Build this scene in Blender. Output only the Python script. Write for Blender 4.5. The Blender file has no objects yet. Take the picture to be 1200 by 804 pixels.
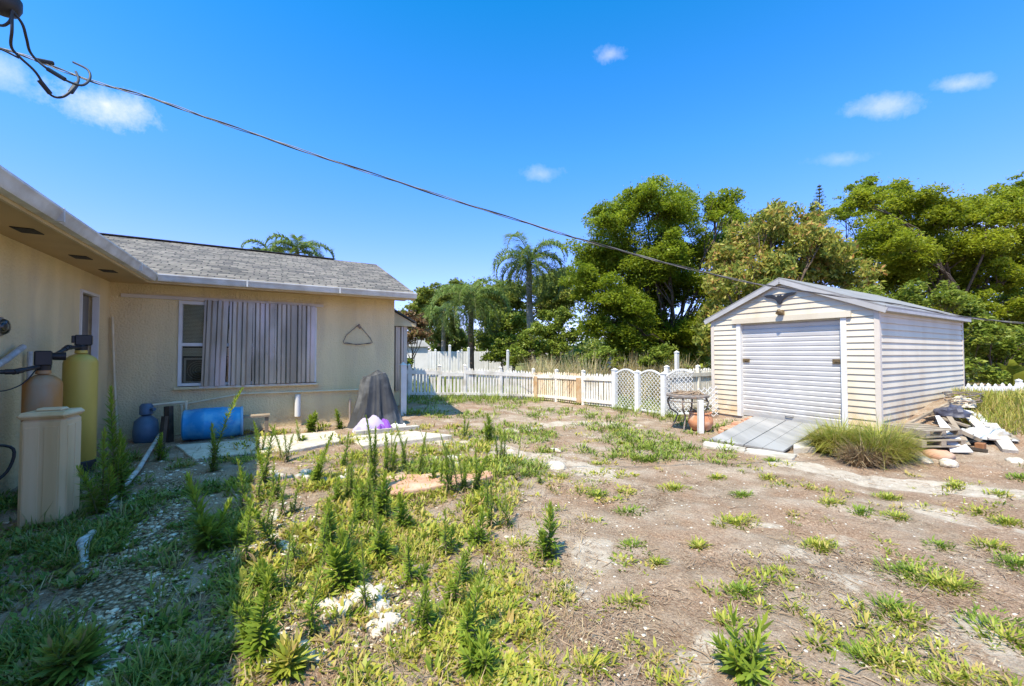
import bpy, math, random
import numpy as np
from mathutils import Vector, Matrix
R = math.radians
random.seed(7); RNG = np.random.default_rng(11)
scene = bpy.context.scene
COL = scene.collection

# ------------------------------------------------------------------ camera
F = 475.0; H = 1.40; PITCH = math.atan(12 / F)
cam_d = bpy.data.cameras.new('camera'); cam = bpy.data.objects.new('camera', cam_d); COL.objects.link(cam)
cam_d.sensor_width = 36; cam_d.lens = F / 1200 * 36; cam_d.clip_start = .05; cam_d.clip_end = 3000
cam.location = (0, 0, H); cam.rotation_euler = (math.pi / 2 + PITCH, 0, 0)
scene.camera = cam

def ray(px, py):
    x, y, z = (px - 600) / F, 1.0, -(py - 402) / F
    c, s = math.cos(PITCH), math.sin(PITCH)
    return Vector((x, y * c - z * s, y * s + z * c))
def atY(px, py, Y):
    d = ray(px, py); d *= Y / d.y
    return Vector((d.x, d.y, H + d.z))
def proj(x, y, z):
    z = z - H; c, s = math.cos(PITCH), math.sin(PITCH)
    yy = y * c + z * s; zz = -y * s + z * c
    return 600 + F * x / yy, 402 - F * zz / yy

# ------------------------------------------------------------------ noise / terrain
def _hash(ix, iy, seed):
    h = (ix.astype(np.int64) * 374761393 + iy.astype(np.int64) * 668265263 + seed * 974634777) & 0xFFFFFFFF
    h = ((h ^ (h >> 13)) * 1274126177) & 0xFFFFFFFF
    h = (h ^ (h >> 16)) & 0xFFFFFFFF
    return h / 4294967295.0
def vnoise(x, y, seed=0):
    x = np.asarray(x, float); y = np.asarray(y, float)
    ix, iy = np.floor(x), np.floor(y); fx, fy = x - ix, y - iy
    fx = fx * fx * (3 - 2 * fx); fy = fy * fy * (3 - 2 * fy)
    a, b = _hash(ix, iy, seed), _hash(ix + 1, iy, seed)
    c, d = _hash(ix, iy + 1, seed), _hash(ix + 1, iy + 1, seed)
    return (a * (1 - fx) + b * fx) * (1 - fy) + (c * (1 - fx) + d * fx) * fy
def fbm(x, y, seed=0, o=4):
    s = 0; a = .5; t = 0
    for k in range(o):
        s = s + a * vnoise(x * 2**k, y * 2**k, seed + k * 17); t += a; a *= .5
    return s / t
def sst(a, b, x):
    t = np.clip((np.asarray(x, float) - a) / (b - a), 0, 1); return t * t * (3 - 2 * t)

A = R(30.5); U = Vector((math.cos(A), math.sin(A), 0)); V = Vector((-math.sin(A), math.cos(A), 0))
P0 = Vector((-6.87, 6.9, 0))          # inner corner of the house
S0 = Vector((6.355, 7.02, 0))         # near corner of the garden shed

def gz(x, y):
    x = np.asarray(x, float); y = np.asarray(y, float)
    z = -.07 - .17 * sst(-3.2, 1.5, x)
    dx, dy = x - S0.x, y - S0.y
    a = dx * U.x + dy * U.y; b = dx * V.x + dy * V.y
    pad = sst(-1.0, -.05, a) * sst(-.9, -.1, b) * (1 - sst(4.9, 6, a)) * (1 - sst(3.1, 3.9, b))
    z = z + pad * .2
    z = z + .80 * np.exp(-((x - 10.0)**2 / (2 * 1.55**2) + (y - 7.6)**2 / (2 * 1.1**2)))
    z = z - .1 * sst(12, 16, y)
    z = z + (fbm(x * .8, y * .8, 3, 3) - .5) * .07 * (1 - sst(20, 40, y))
    return z
def G(px, py, dz=0):
    d = ray(px, py); d = d / d.y; ts = np.concatenate([np.arange(.6, 20, .02), np.arange(20, 200, .5)])
    zz = H + d.z * ts - gz(d.x * ts, ts); i = int(np.argmax(zz < 0)) or len(ts) - 1
    f = zz[i - 1] / (zz[i - 1] - zz[i] + 1e-9); t = ts[i - 1] + (ts[i] - ts[i - 1]) * f; x, y = d.x * t, t
    return Vector((x, y, float(gz(x, y)) + dz))

# ------------------------------------------------------------------ object helpers
def thing(name, label, cat, loc=(0, 0, 0), rotz=0, group=None):
    o = bpy.data.objects.new(name, None); COL.objects.link(o); o.empty_display_size = .1
    o.location = loc; o.rotation_euler = (0, 0, rotz)
    o['label'] = label; o['category'] = cat
    if group: o['group'] = group
    return o
def tag(o, label=None, cat=None, group=None, kind=None):
    if label: o['label'] = label
    if cat: o['category'] = cat
    if group: o['group'] = group
    if kind: o['kind'] = kind
    return o
def copy_tree(o, parent=None):
    c = o.copy(); COL.objects.link(c); c.parent = parent
    for ch in list(o.children): copy_tree(ch, c)
    return c

class MB:
    def __init__(s): s.v = []; s.f = []
    def add(s, vs, fs):
        n = len(s.v); s.v += [tuple(v) for v in vs]; s.f += [tuple(n + i for i in f) for f in fs]; return s
    def box(s, x0, y0, z0, x1, y1, z1, M=None, b=0):
        if b:
            vs = []; 
            for z, i in ((z0, b), (z0 + b, 0), (z1 - b, 0), (z1, b)):
                for (x, y) in ((x0 + b, y0 + i), (x1 - b, y0 + i), (x1 - i, y0 + b), (x1 - i, y1 - b), (x1 - b, y1 - i), (x0 + b, y1 - i), (x0 + i, y1 - b), (x0 + i, y0 + b)):
                    vs.append((x, y, z))
            fs = [tuple(range(7, -1, -1)), tuple(range(24, 32))]
            for k in range(3):
                for j in range(8): fs.append((k * 8 + j, k * 8 + (j + 1) % 8, k * 8 + 8 + (j + 1) % 8, k * 8 + 8 + j))
        else:
            vs = [(x0, y0, z0), (x1, y0, z0), (x1, y1, z0), (x0, y1, z0), (x0, y0, z1), (x1, y0, z1), (x1, y1, z1), (x0, y1, z1)]
            fs = [(3, 2, 1, 0), (4, 5, 6, 7), (0, 1, 5, 4), (1, 2, 6, 5), (2, 3, 7, 6), (3, 0, 4, 7)]
        if M is not None: vs = [M @ Vector(v) for v in vs]
        return s.add(vs, fs)
    def bar(s, a, b, w, h, up=(0, 0, 1)):          # rectangular bar from a to b
        a, b = Vector(a), Vector(b); d = (b - a).normalized(); up = Vector(up)
        if abs(d.dot(up)) > .98: up = Vector((1, 0, 0))
        x = d.cross(up).normalized() * w / 2; y = x.cross(d).normalized() * h / 2
        vs = [a - x - y, a + x - y, a + x + y, a - x + y, b - x - y, b + x - y, b + x + y, b - x + y]
        return s.add(vs, [(3, 2, 1, 0), (4, 5, 6, 7), (0, 1, 5, 4), (1, 2, 6, 5), (2, 3, 7, 6), (3, 0, 4, 7)])
    def tube(s, pts, r, n=8, cap=True):
        pts = [Vector(p) for p in pts]; m = len(pts)
        rr = r if isinstance(r, (list, tuple)) else [r] * m
        d0 = (pts[1] - pts[0]).normalized()
        up = Vector((0, 0, 1)) if abs(d0.z) < .9 else Vector((1, 0, 0))
        x = d0.cross(up).normalized(); vs = []
        for i, p in enumerate(pts):
            d = (pts[min(i + 1, m - 1)] - pts[max(i - 1, 0)])
            d = d.normalized() if d.length > 1e-9 else d0
            x = (x - d * x.dot(d)); x = x.normalized() if x.length > 1e-6 else d.orthogonal().normalized()
            y = d.cross(x)
            for k in range(n):
                a = 2 * math.pi * k / n; vs.append(p + (x * math.cos(a) + y * math.sin(a)) * rr[i])
        fs = [(i * n + k, i * n + (k + 1) % n, (i + 1) * n + (k + 1) % n, (i + 1) * n + k) for i in range(m - 1) for k in range(n)]
        if cap: fs += [tuple(range(n - 1, -1, -1)), tuple(range((m - 1) * n, m * n))]
        return s.add(vs, fs)
    def lathe(s, prof, n=24, c=(0, 0, 0), M=None):
        vs = []; c = Vector(c)
        for r, z in prof:
            for k in range(n):
                a = 2 * math.pi * k / n; p = Vector((r * math.cos(a), r * math.sin(a), z))
                if M is not None: p = M @ p
                vs.append(p + c)
        m = len(prof)
        fs = [(i * n + k, i * n + (k + 1) % n, (i + 1) * n + (k + 1) % n, (i + 1) * n + k) for i in range(m - 1) for k in range(n)]
        fs += [tuple(range(n - 1, -1, -1)), tuple(range((m - 1) * n, m * n))]
        return s.add(vs, fs)
    def prism(s, poly, h, M=None):                 # poly in xy, extruded along z 0..h
        n = len(poly); vs = [Vector((p[0], p[1], 0)) for p in poly] + [Vector((p[0], p[1], h)) for p in poly]
        if M is not None: vs = [M @ v for v in vs]
        return s.add(vs, [tuple(range(n - 1, -1, -1)), tuple(range(n, 2 * n))] + [(i, (i + 1) % n, n + (i + 1) % n, n + i) for i in range(n)])
    def extr(s, prof, x0, x1):                     # profile (y,z) swept along x (closed)
        n = len(prof); vs = [(x0, y, z) for y, z in prof] + [(x1, y, z) for y, z in prof]
        return s.add(vs, [tuple(range(n)), tuple(range(2 * n - 1, n - 1, -1))] + [(i, n + i, n + (i + 1) % n, (i + 1) % n) for i in range(n)])
    def rock(s, c, rx, ry, rz, seed, rot=0):
        rnd = random.Random(seed); n = 9; vs = []; c = Vector(c)
        rings = [(.55, 0), (1, .25), (.9, .7), (.5, 1)]
        off = [rnd.uniform(.72, 1.15) for _ in range(n)]
        for k, (q, z) in enumerate(rings):
            for j in range(n):
                a = 2 * math.pi * j / n; w = q * off[j] * rnd.uniform(.9, 1.08)
                x, y = math.cos(a) * w * rx, math.sin(a) * w * ry
                vs.append(c + Vector((x * math.cos(rot) - y * math.sin(rot), x * math.sin(rot) + y * math.cos(rot), (z + rnd.uniform(-.08, .08)) * rz)))
        fs = [(i * n + k, i * n + (k + 1) % n, (i + 1) * n + (k + 1) % n, (i + 1) * n + k) for i in range(3) for k in range(n)]
        fs += [tuple(range(n - 1, -1, -1)), tuple(range(3 * n, 4 * n))]
        return s.add(vs, fs)
    def build(s, name, mat, parent=None, smooth=None, uvless=True):
        me = bpy.data.meshes.new(name); me.from_pydata(s.v, [], s.f); me.update()
        if mat: me.materials.append(mat)
        if smooth is not None:
            me.polygons.foreach_set('use_smooth', [True] * len(me.polygons))
            try: me.set_sharp_from_angle(angle=R(smooth))
            except Exception: pass
        o = bpy.data.objects.new(name, me); COL.objects.link(o)
        if parent: o.parent = parent
        return o

def np_obj(name, verts, quads, mat, parent=None, rnd=None, smooth=False):
    me = bpy.data.meshes.new(name); nv = len(verts); nf = len(quads)
    me.vertices.add(nv); me.vertices.foreach_set('co', np.ascontiguousarray(verts, dtype=np.float32).ravel())
    me.loops.add(nf * 4); me.loops.foreach_set('vertex_index', np.ascontiguousarray(quads, dtype=np.int32).ravel())
    me.polygons.add(nf); me.polygons.foreach_set('loop_start', np.arange(0, nf * 4, 4, dtype=np.int32))
    me.polygons.foreach_set('loop_total', np.full(nf, 4, dtype=np.int32))
    if smooth: me.polygons.foreach_set('use_smooth', np.ones(nf, dtype=bool))
    me.update(calc_edges=True)
    if rnd is not None:
        at = me.attributes.new('rnd', 'FLOAT', 'FACE'); at.data.foreach_set('value', np.ascontiguousarray(rnd, dtype=np.float32))
    if mat: me.materials.append(mat)
    o = bpy.data.objects.new(name, me); COL.objects.link(o)
    if parent: o.parent = parent
    return o

def blades(base, az, L, W, lean, curl, rnd, shape=(1., .95, .12)):
    """narrow leaves: base (n,3), azimuth, length, width, lean from vertical at root, extra lean at tip (radians)"""
    n = len(base); d = np.stack([np.cos(az), np.sin(az), np.zeros(n)], 1); side = np.stack([-np.sin(az), np.cos(az), np.zeros(n)], 1)
    def seg(p, ln, ang): return p + d * (ln * np.sin(ang))[:, None] + np.array([0, 0, 1.])[None] * (ln * np.cos(ang))[:, None]
    p1 = seg(base, L * .5, lean); p2 = seg(p1, L * .5, lean + curl)
    w = side * (W / 2)[:, None]
    v = np.stack([base - w * shape[0] * .5, base + w * shape[0] * .5, p1 - w * shape[1], p1 + w * shape[1], p2 - w * shape[2], p2 + w * shape[2]], 1).reshape(-1, 3)
    b = np.arange(n)[:, None] * 6
    q = np.concatenate([b + np.array([0, 1, 3, 2]), b + np.array([2, 3, 5, 4])], 1).reshape(-1, 4)
    return v, q, np.repeat(rnd, 2)
def leaf_cards(c, nrm, size, asp, rnd, rng=RNG):
    """flat leaflets: centre, normal, length, aspect"""
    n = len(c); t = rng.normal(size=(n, 3)); t -= nrm * (t * nrm).sum(1)[:, None]; t /= np.linalg.norm(t, axis=1)[:, None] + 1e-9
    b = np.cross(nrm, t); L = t * (size / 2)[:, None]; W = b * (size / 2 * asp)[:, None]
    v = np.stack([c - L, c - W + L * .1, c + L, c + W + L * .1], 1).reshape(-1, 3)
    q = np.arange(n)[:, None] * 4 + np.arange(4)
    return v, q, rnd
class NP:
    def __init__(s): s.V = []; s.Q = []; s.R = []; s.n = 0
    def add(s, t):
        v, q, r = t; s.V.append(v); s.Q.append(q + s.n); s.R.append(r); s.n += len(v)
    def build(s, name, mat, parent=None):
        return np_obj(name, np.concatenate(s.V), np.concatenate(s.Q), mat, parent, np.concatenate(s.R))

# ------------------------------------------------------------------ materials
def nt(name):
    m = bpy.data.materials.new(name); m.use_nodes = True; t = m.node_tree
    return m, t, t.nodes, t.links, t.nodes['Principled BSDF']
def c4(c): return (c[0], c[1], c[2], 1)
def mat(name, c1, c2=None, scale=4, rough=.7, metal=0, bump=0, bscale=None, detail=6, stretch=(1, 1, 1), c3=None, spec=.3, lo=.35, hi=.65, s3=1.2, lo3=.5, hi3=.65, dirt=None):
    m, t, N, L, P = nt(name)
    P.inputs['Roughness'].default_value = rough; P.inputs['Metallic'].default_value = metal
    P.inputs['Specular IOR Level'].default_value = spec
    tc = N.new('ShaderNodeTexCoord'); mp = N.new('ShaderNodeMapping'); mp.inputs['Scale'].default_value = stretch
    L.new(tc.outputs['Object'], mp.inputs['Vector'])
    c2 = c2 or tuple(x * .85 for x in c1)
    ns = N.new('ShaderNodeTexNoise'); ns.inputs['Scale'].default_value = scale; ns.inputs['Detail'].default_value = detail
    L.new(mp.outputs[0], ns.inputs['Vector'])
    r = N.new('ShaderNodeValToRGB'); r.color_ramp.elements[0].position = lo; r.color_ramp.elements[1].position = hi
    r.color_ramp.elements[0].color = c4(c1); r.color_ramp.elements[1].color = c4(c2)
    L.new(ns.outputs['Fac'], r.inputs[0]); out = r.outputs[0]
    if c3:
        n3 = N.new('ShaderNodeTexNoise'); n3.inputs['Scale'].default_value = s3; n3.inputs['Detail'].default_value = 8
        L.new(mp.outputs[0], n3.inputs['Vector'])
        r3 = N.new('ShaderNodeValToRGB'); r3.color_ramp.elements[0].position = lo3; r3.color_ramp.elements[1].position = hi3
        L.new(n3.outputs['Fac'], r3.inputs[0])
        mx = N.new('ShaderNodeMix'); mx.data_type = 'RGBA'; L.new(r3.outputs[0], mx.inputs[0]); L.new(out, mx.inputs[6]); mx.inputs[7].default_value = c4(c3); out = mx.outputs[2]
    if dirt:                                       # soil splash and algae: stain colour, height it ends, height it is solid
        cd, zt, zb, am = dirt; sx = N.new('ShaderNodeSeparateXYZ'); L.new(tc.outputs['Object'], sx.inputs[0])
        mr = N.new('ShaderNodeMapRange'); mr.inputs[1].default_value = zt; mr.inputs[2].default_value = zb; L.new(sx.outputs['Z'], mr.inputs[0])
        nd = N.new('ShaderNodeTexNoise'); nd.inputs['Scale'].default_value = 4.5; nd.inputs['Detail'].default_value = 9; nd.inputs['Roughness'].default_value = .65; L.new(tc.outputs['Object'], nd.inputs['Vector'])
        ad = N.new('ShaderNodeMath'); ad.operation = 'MULTIPLY'; L.new(mr.outputs[0], ad.inputs[0])
        rd_ = N.new('ShaderNodeValToRGB'); rd_.color_ramp.elements[0].position = .35; rd_.color_ramp.elements[1].position = .62; L.new(nd.outputs['Fac'], rd_.inputs[0]); L.new(rd_.outputs[0], ad.inputs[1])
        am_ = N.new('ShaderNodeMath'); am_.operation = 'MULTIPLY'; am_.inputs[1].default_value = am; L.new(ad.outputs[0], am_.inputs[0])
        mx = N.new('ShaderNodeMix'); mx.data_type = 'RGBA'; L.new(am_.outputs[0], mx.inputs[0]); L.new(out, mx.inputs[6]); mx.inputs[7].default_value = c4(cd); out = mx.outputs[2]
    L.new(out, P.inputs['Base Color'])
    if bump:
        nb = N.new('ShaderNodeTexNoise'); nb.inputs['Scale'].default_value = bscale or scale * 6; nb.inputs['Detail'].default_value = 5
        L.new(tc.outputs['Object'], nb.inputs['Vector'])
        b = N.new('ShaderNodeBump'); b.inputs['Strength'].default_value = bump; b.inputs['Distance'].default_value = .02
        L.new(nb.outputs['Fac'], b.inputs['Height']); L.new(b.outputs[0], P.inputs['Normal'])
    return m
def leafmat(name, cols, trans=.3, rough=.5):
    """colour varies from leaf to leaf by the leaf's own random number"""
    m, t, N, L, P = nt(name)
    a = N.new('ShaderNodeAttribute'); a.attribute_name = 'rnd'
    r = N.new('ShaderNodeValToRGB'); e = r.color_ramp.elements
    while len(e) < len(cols): e.new(.5)
    for i, c in enumerate(cols): e[i].position = i / (len(cols) - 1); e[i].color = c4(c)
    L.new(a.outputs['Fac'], r.inputs[0]); L.new(r.outputs[0], P.inputs['Base Color'])
    P.inputs['Roughness'].default_value = rough; P.inputs['Specular IOR Level'].default_value = .35
    tr = N.new('ShaderNodeBsdfTranslucent'); mx = N.new('ShaderNodeMixShader'); mx.inputs[0].default_value = trans
    L.new(r.outputs[0], tr.inputs[0]); L.new(P.outputs[0], mx.inputs[1]); L.new(tr.outputs[0], mx.inputs[2])
    L.new(mx.outputs[0], N['Material Output'].inputs['Surface'])
    return m
M = {}
M['stucco'] = mat('stucco', (.74, .59, .33), (.63, .50, .275), 2.2, .9, bump=1, bscale=32, c3=(.55, .43, .27), s3=2.6, lo3=.5, hi3=.8, stretch=(1, 1, .22), dirt=((.33, .25, .15), .35, -.15, .8))
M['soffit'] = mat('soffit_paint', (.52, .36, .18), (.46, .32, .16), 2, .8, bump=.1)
M['fascia'] = mat('fascia_paint', (.58, .46, .28), (.48, .36, .2), 3, .7, bump=.1)
M['gutter'] = mat('gutter_aluminium', (.66, .64, .6), (.5, .47, .42), 5, .45, bump=.05, c3=(.35, .31, .25), s3=2.2, lo3=.55, hi3=.85)
M['white'] = mat('white_paint', (.66, .64, .6), (.58, .55, .51), 4, .5, bump=.05)
M['vinylw'] = mat('white_vinyl', (.68, .67, .65), (.6, .59, .57), 3, .4)
M['fence'] = mat('weathered_white_pickets', (.76, .72, .65), (.66, .61, .53), 5, .7, bump=.1, c3=(.42, .37, .27), s3=2.6, lo3=.5, hi3=.78)
M['fencerust'] = mat('rust_stained_pickets', (.78, .7, .55), (.72, .6, .4), 2, .7, bump=.1, c3=(.55, .25, .06), s3=.9, lo3=.52, hi3=.66, stretch=(1, 1, .3))
M['rust'] = mat('rusty_orange_panel', (.42, .25, .12), (.5, .38, .24), 5, .8, bump=.2)
M['dark'] = mat('black_plastic', (.02, .02, .022), (.03, .03, .032), 5, .4)
M['slate'] = mat('vent_screen', (.07, .06, .05), (.04, .035, .03), 60, .9)
M['ytank'] = mat('yellow_fibreglass', (.56, .40, .08), (.48, .34, .07), 3, .4, bump=.05, c3=(.42, .28, .05), s3=2, stretch=(1, 1, .3))
M['rtank'] = mat('rust_stained_tank', (.38, .29, .19), (.30, .21, .13), 3, .6, bump=.1, c3=(.44, .19, .05), s3=2.5, lo3=.38, hi3=.5, stretch=(1, 1, .25))
M['brine'] = mat('cream_polyethylene', (.68, .5, .3), (.62, .44, .25), 2, .45, c3=(.5, .34, .16), s3=2.5, lo3=.52, hi3=.7, stretch=(1.4, 1.4, .12))
M['blue'] = mat('blue_plastic', (.02, .25, .52), (.015, .19, .44), 3, .35, c3=(.08, .33, .55), s3=5)
M['bluegrey'] = mat('blue_grey_paint', (.09, .15, .22), (.065, .11, .165), 5, .4)
M['pvc'] = mat('aged_pvc', (.68, .6, .42), (.6, .5, .32), 6, .45)
M['pvcw'] = mat('white_pvc', (.55, .54, .52), (.4, .4, .38), 8, .5, c3=(.35, .3, .22), s3=6)
M['wood'] = mat('grey_weathered_wood', (.33, .27, .2), (.2, .155, .11), 5, .85, bump=.3, stretch=(1, 1, .15))
M['darkwood'] = mat('dark_wood', (.075, .055, .04), (.04, .03, .022), 6, .85, bump=.3)
M['galv'] = mat('galvanised_steel', (.44, .385, .30), (.27, .235, .18), 3, .42, metal=.55, bump=.05, bscale=20, stretch=(1, 1, .3), c3=(.5, .43, .4), s3=2)
M['glass'] = None
M['blind'] = mat('blind_slats', (.78, .7, .52), (.68, .6, .44), 3, .6)
M['siding'] = mat('cream_vinyl_siding', (.62, .55, .43), (.55, .485, .375), 2, .6, c3=(.50, .41, .29), s3=1.6, lo3=.5, hi3=.8, stretch=(1, 1, .4), dirt=((.50, .30, .13), .75, .05, .75))
M['trim'] = mat('cream_trim', (.6, .53, .45), (.53, .46, .39), 3, .6)
M['rolldoor'] = mat('white_rollup_steel', (.56, .54, .52), (.50, .48, .46), 1.5, .45, dirt=((.36, .30, .22), .55, .0, .6), c3=(.6, .57, .52), s3=1.2, lo3=.55, hi3=.85)
M['greytrim'] = mat('grey_metal_trim', (.40, .385, .37), (.34, .325, .31), 5, .5)
M['rooftop'] = mat('pale_metal_roof', (.25, .24, .23), (.2, .19, .18), 3, .7)
M['brass'] = mat('tarnished_brass', (.28, .2, .1), (.16, .11, .06), 20, .45, metal=.6)
M['ramp'] = mat('grey_painted_plywood', (.28, .27, .26), (.22, .21, .2), 1.6, .75, bump=.15, stretch=(3, .4, 1), c3=(.34, .32, .3), s3=1.3, lo3=.5, hi3=.7)
M['concrete'] = mat('old_concrete', (.5, .45, .38), (.38, .34, .28), 3, .9, bump=.5, bscale=30, c3=(.3, .25, .19), s3=2.5, lo3=.52, hi3=.7)
M['coral'] = mat('pale_limestone', (.58, .52, .43), (.45, .39, .3), 12, .9, bump=.7, bscale=40, c3=(.4, .33, .24), s3=9, lo3=.52, hi3=.7)
M['brick'] = mat('red_paver', (.50, .27, .17), (.42, .22, .14), 8, .9, bump=.3, c3=(.55, .42, .3), s3=3, lo3=.5, hi3=.72)
M['terracotta'] = mat('terracotta', (.55, .25, .13), (.48, .2, .1), 6, .75, bump=.15, c3=(.62, .42, .3), s3=4)
M['tarp'] = mat('grey_grill_cover', (.06, .06, .062), (.035, .035, .037), 3, .6, bump=.25, bscale=9, c3=(.15, .15, .15), s3=2.5, lo3=.5, hi3=.7)
M['lilac'] = mat('lilac_cloth', (.42, .36, .48), (.35, .29, .42), 4, .8, bump=.2)
M['purple'] = mat('purple_cloth', (.22, .08, .38), (.17, .05, .3), 4, .8, bump=.2)
M['iron'] = mat('weathered_iron', (.2, .17, .15), (.12, .1, .085), 12, .8, bump=.3, c3=(.3, .2, .14), s3=8)
M['bark'] = mat('brown_bark', (.13, .095, .065), (.075, .055, .04), 9, .95, bump=.8, bscale=25, stretch=(1, 1, .3))
M['palmbark'] = mat('grey_palm_bark', (.3, .26, .2), (.2, .17, .13), 6, .9, bump=.6, stretch=(.3, .3, 4))
M['cable'] = mat('grey_cable', (.3, .28, .26), (.12, .11, .1), 4, .6)
M['cableb'] = mat('black_cable', (.03, .025, .025), (.05, .045, .04), 4, .5)
M['stem'] = mat('green_stem', (.13, .16, .05), (.2, .16, .07), 8, .7)
M['twig'] = mat('dry_twig', (.24, .16, .1), (.34, .25, .17), 15, .9)
M['darkroof'] = mat('dark_shingle', (.06, .058, .06), (.03, .03, .032), 20, .9, bump=.4)

gm, t, N, L, P = nt('window_glass')
gl = N.new('ShaderNodeBsdfGlossy'); gl.inputs['Roughness'].default_value = .03
tr = N.new('ShaderNodeBsdfTransparent'); fr = N.new('ShaderNodeFresnel'); fr.inputs[0].default_value = 1.6
mx = N.new('ShaderNodeMixShader'); L.new(fr.outputs[0], mx.inputs[0]); L.new(tr.outputs[0], mx.inputs[1]); L.new(gl.outputs[0], mx.inputs[2])
tr.inputs[0].default_value = (.8, .83, .8, 1); L.new(mx.outputs[0], N['Material Output'].inputs['Surface']); M['glass'] = gm

# shingles: staggered tabs with their own greys
m, t, N, L, P = nt('grey_shingles'); tc = N.new('ShaderNodeTexCoord')
bk = N.new('ShaderNodeTexBrick'); bk.inputs['Scale'].default_value = 1; bk.inputs['Brick Width'].default_value = .26; bk.inputs['Row Height'].default_value = .135
bk.inputs['Mortar Size'].default_value = .012; bk.inputs['Color1'].default_value = (.23, .20, .165, 1); bk.inputs['Color2'].default_value = (.085, .075, .066, 1); bk.inputs['Mortar'].default_value = (.03, .026, .022, 1)
nz = N.new('ShaderNodeTexNoise'); nz.inputs['Scale'].default_value = 2.2; nz.inputs['Detail'].default_value = 4
va = N.new('ShaderNodeVectorMath'); va.operation = 'MULTIPLY_ADD'; va.inputs[1].default_value = (.35, .16, .0)
L.new(tc.outputs['Object'], nz.inputs['Vector']); L.new(nz.outputs['Color'], va.inputs[0]); L.new(tc.outputs['Object'], va.inputs[2]); L.new(va.outputs[0], bk.inputs['Vector'])
n2 = N.new('ShaderNodeTexNoise'); n2.inputs['Scale'].default_value = 1.1; n2.inputs['Detail'].default_value = 7; L.new(tc.outputs['Object'], n2.inputs['Vector'])
n3 = N.new('ShaderNodeTexNoise'); n3.inputs['Scale'].default_value = 120; L.new(tc.outputs['Object'], n3.inputs['Vector'])
mx = N.new('ShaderNodeMix'); mx.data_type = 'RGBA'; mx.blend_type = 'MULTIPLY'; mx.inputs[0].default_value = .8
rr = N.new('ShaderNodeValToRGB'); rr.color_ramp.elements[0].position = .3; rr.color_ramp.elements[1].position = .7; rr.color_ramp.elements[0].color = (.7, .68, .64, 1); rr.color_ramp.elements[1].color = (1.15, 1.12, 1.1, 1)
L.new(n2.outputs['Fac'], rr.inputs[0]); L.new(bk.outputs['Color'], mx.inputs[6]); L.new(rr.outputs[0], mx.inputs[7]); 
mx2 = N.new('ShaderNodeMix'); mx2.data_type = 'RGBA'; mx2.blend_type = 'OVERLAY'; mx2.inputs[0].default_value = .5; L.new(mx.outputs[2], mx2.inputs[6]); L.new(n3.outputs['Color'], mx2.inputs[7])
L.new(mx2.outputs[2], P.inputs['Base Color']); P.inputs['Roughness'].default_value = .95
bp = N.new('ShaderNodeBump'); bp.inputs['Strength'].default_value = .8; bp.inputs['Distance'].default_value = .02; L.new(bk.outputs['Fac'], bp.inputs['Height']); bp.invert = True
L.new(bp.outputs[0], P.inputs['Normal']); M['shingle'] = m

M['weed'] = leafmat('weed_leaves', [(.12, .19, .02), (.24, .33, .035), (.40, .46, .06)], .45)
M['weedy'] = leafmat('yellow_green_ground_leaves', [(.15, .21, .02), (.31, .35, .035), (.48, .44, .07), (.46, .32, .13)], .4)
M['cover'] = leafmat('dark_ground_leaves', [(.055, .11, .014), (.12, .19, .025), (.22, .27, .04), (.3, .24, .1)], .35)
M['dry'] = leafmat('dry_grass_blades', [(.2, .12, .07), (.34, .24, .13), (.48, .38, .22)], .2, .8)
M['redry'] = leafmat('red_brown_thatch', [(.17, .10, .06), (.29, .19, .12), (.42, .32, .22)], .1, .9)
M['tall'] = leafmat('tall_bunch_grass', [(.18, .24, .03), (.34, .37, .05), (.52, .46, .12), (.52, .36, .14)], .45)
M['feather'] = leafmat('feathery_leaflets', [(.10, .15, .01), (.21, .27, .016), (.34, .38, .03)], .55)
M['feather2'] = leafmat('feathery_leaflets_light', [(.12, .16, .01), (.26, .30, .018), (.40, .42, .03)], .55)
M['mango'] = leafmat('mango_leaves', [(.07, .11, .014), (.17, .21, .025), (.40, .38, .06), (.42, .2, .06)], .4)
M['palm'] = leafmat('palm_leaflets', [(.09, .15, .03), (.18, .26, .06), (.36, .42, .13)], .4)
M['shrub'] = leafmat('shrub_leaves', [(.08, .13, .016), (.20, .26, .03), (.36, .38, .06)], .45)
M['shrubl'] = leafmat('light_shrub_leaves', [(.10, .15, .02), (.2, .26, .03), (.32, .36, .05)], .35)
M['oak'] = leafmat('oak_leaves', [(.10, .14, .022), (.21, .25, .04), (.36, .36, .07)], .4)
M['russet'] = leafmat('russet_leaves', [(.14, .06, .03), (.25, .14, .06), (.12, .14, .03)], .25)
M['tan'] = leafmat('tan_tall_grass', [(.38, .28, .12), (.55, .43, .22), (.66, .55, .32), (.36, .36, .1)], .45)
SUN_E = 3.9; SKY_S = .15; SKY_SAT = 1.15; SKY_HUE = .5; SKY_V = 1.0; CLOUD = 4.4; EXPO = 1.12; SKY_TINT = (.55, .98, 1.12, 1)
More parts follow.
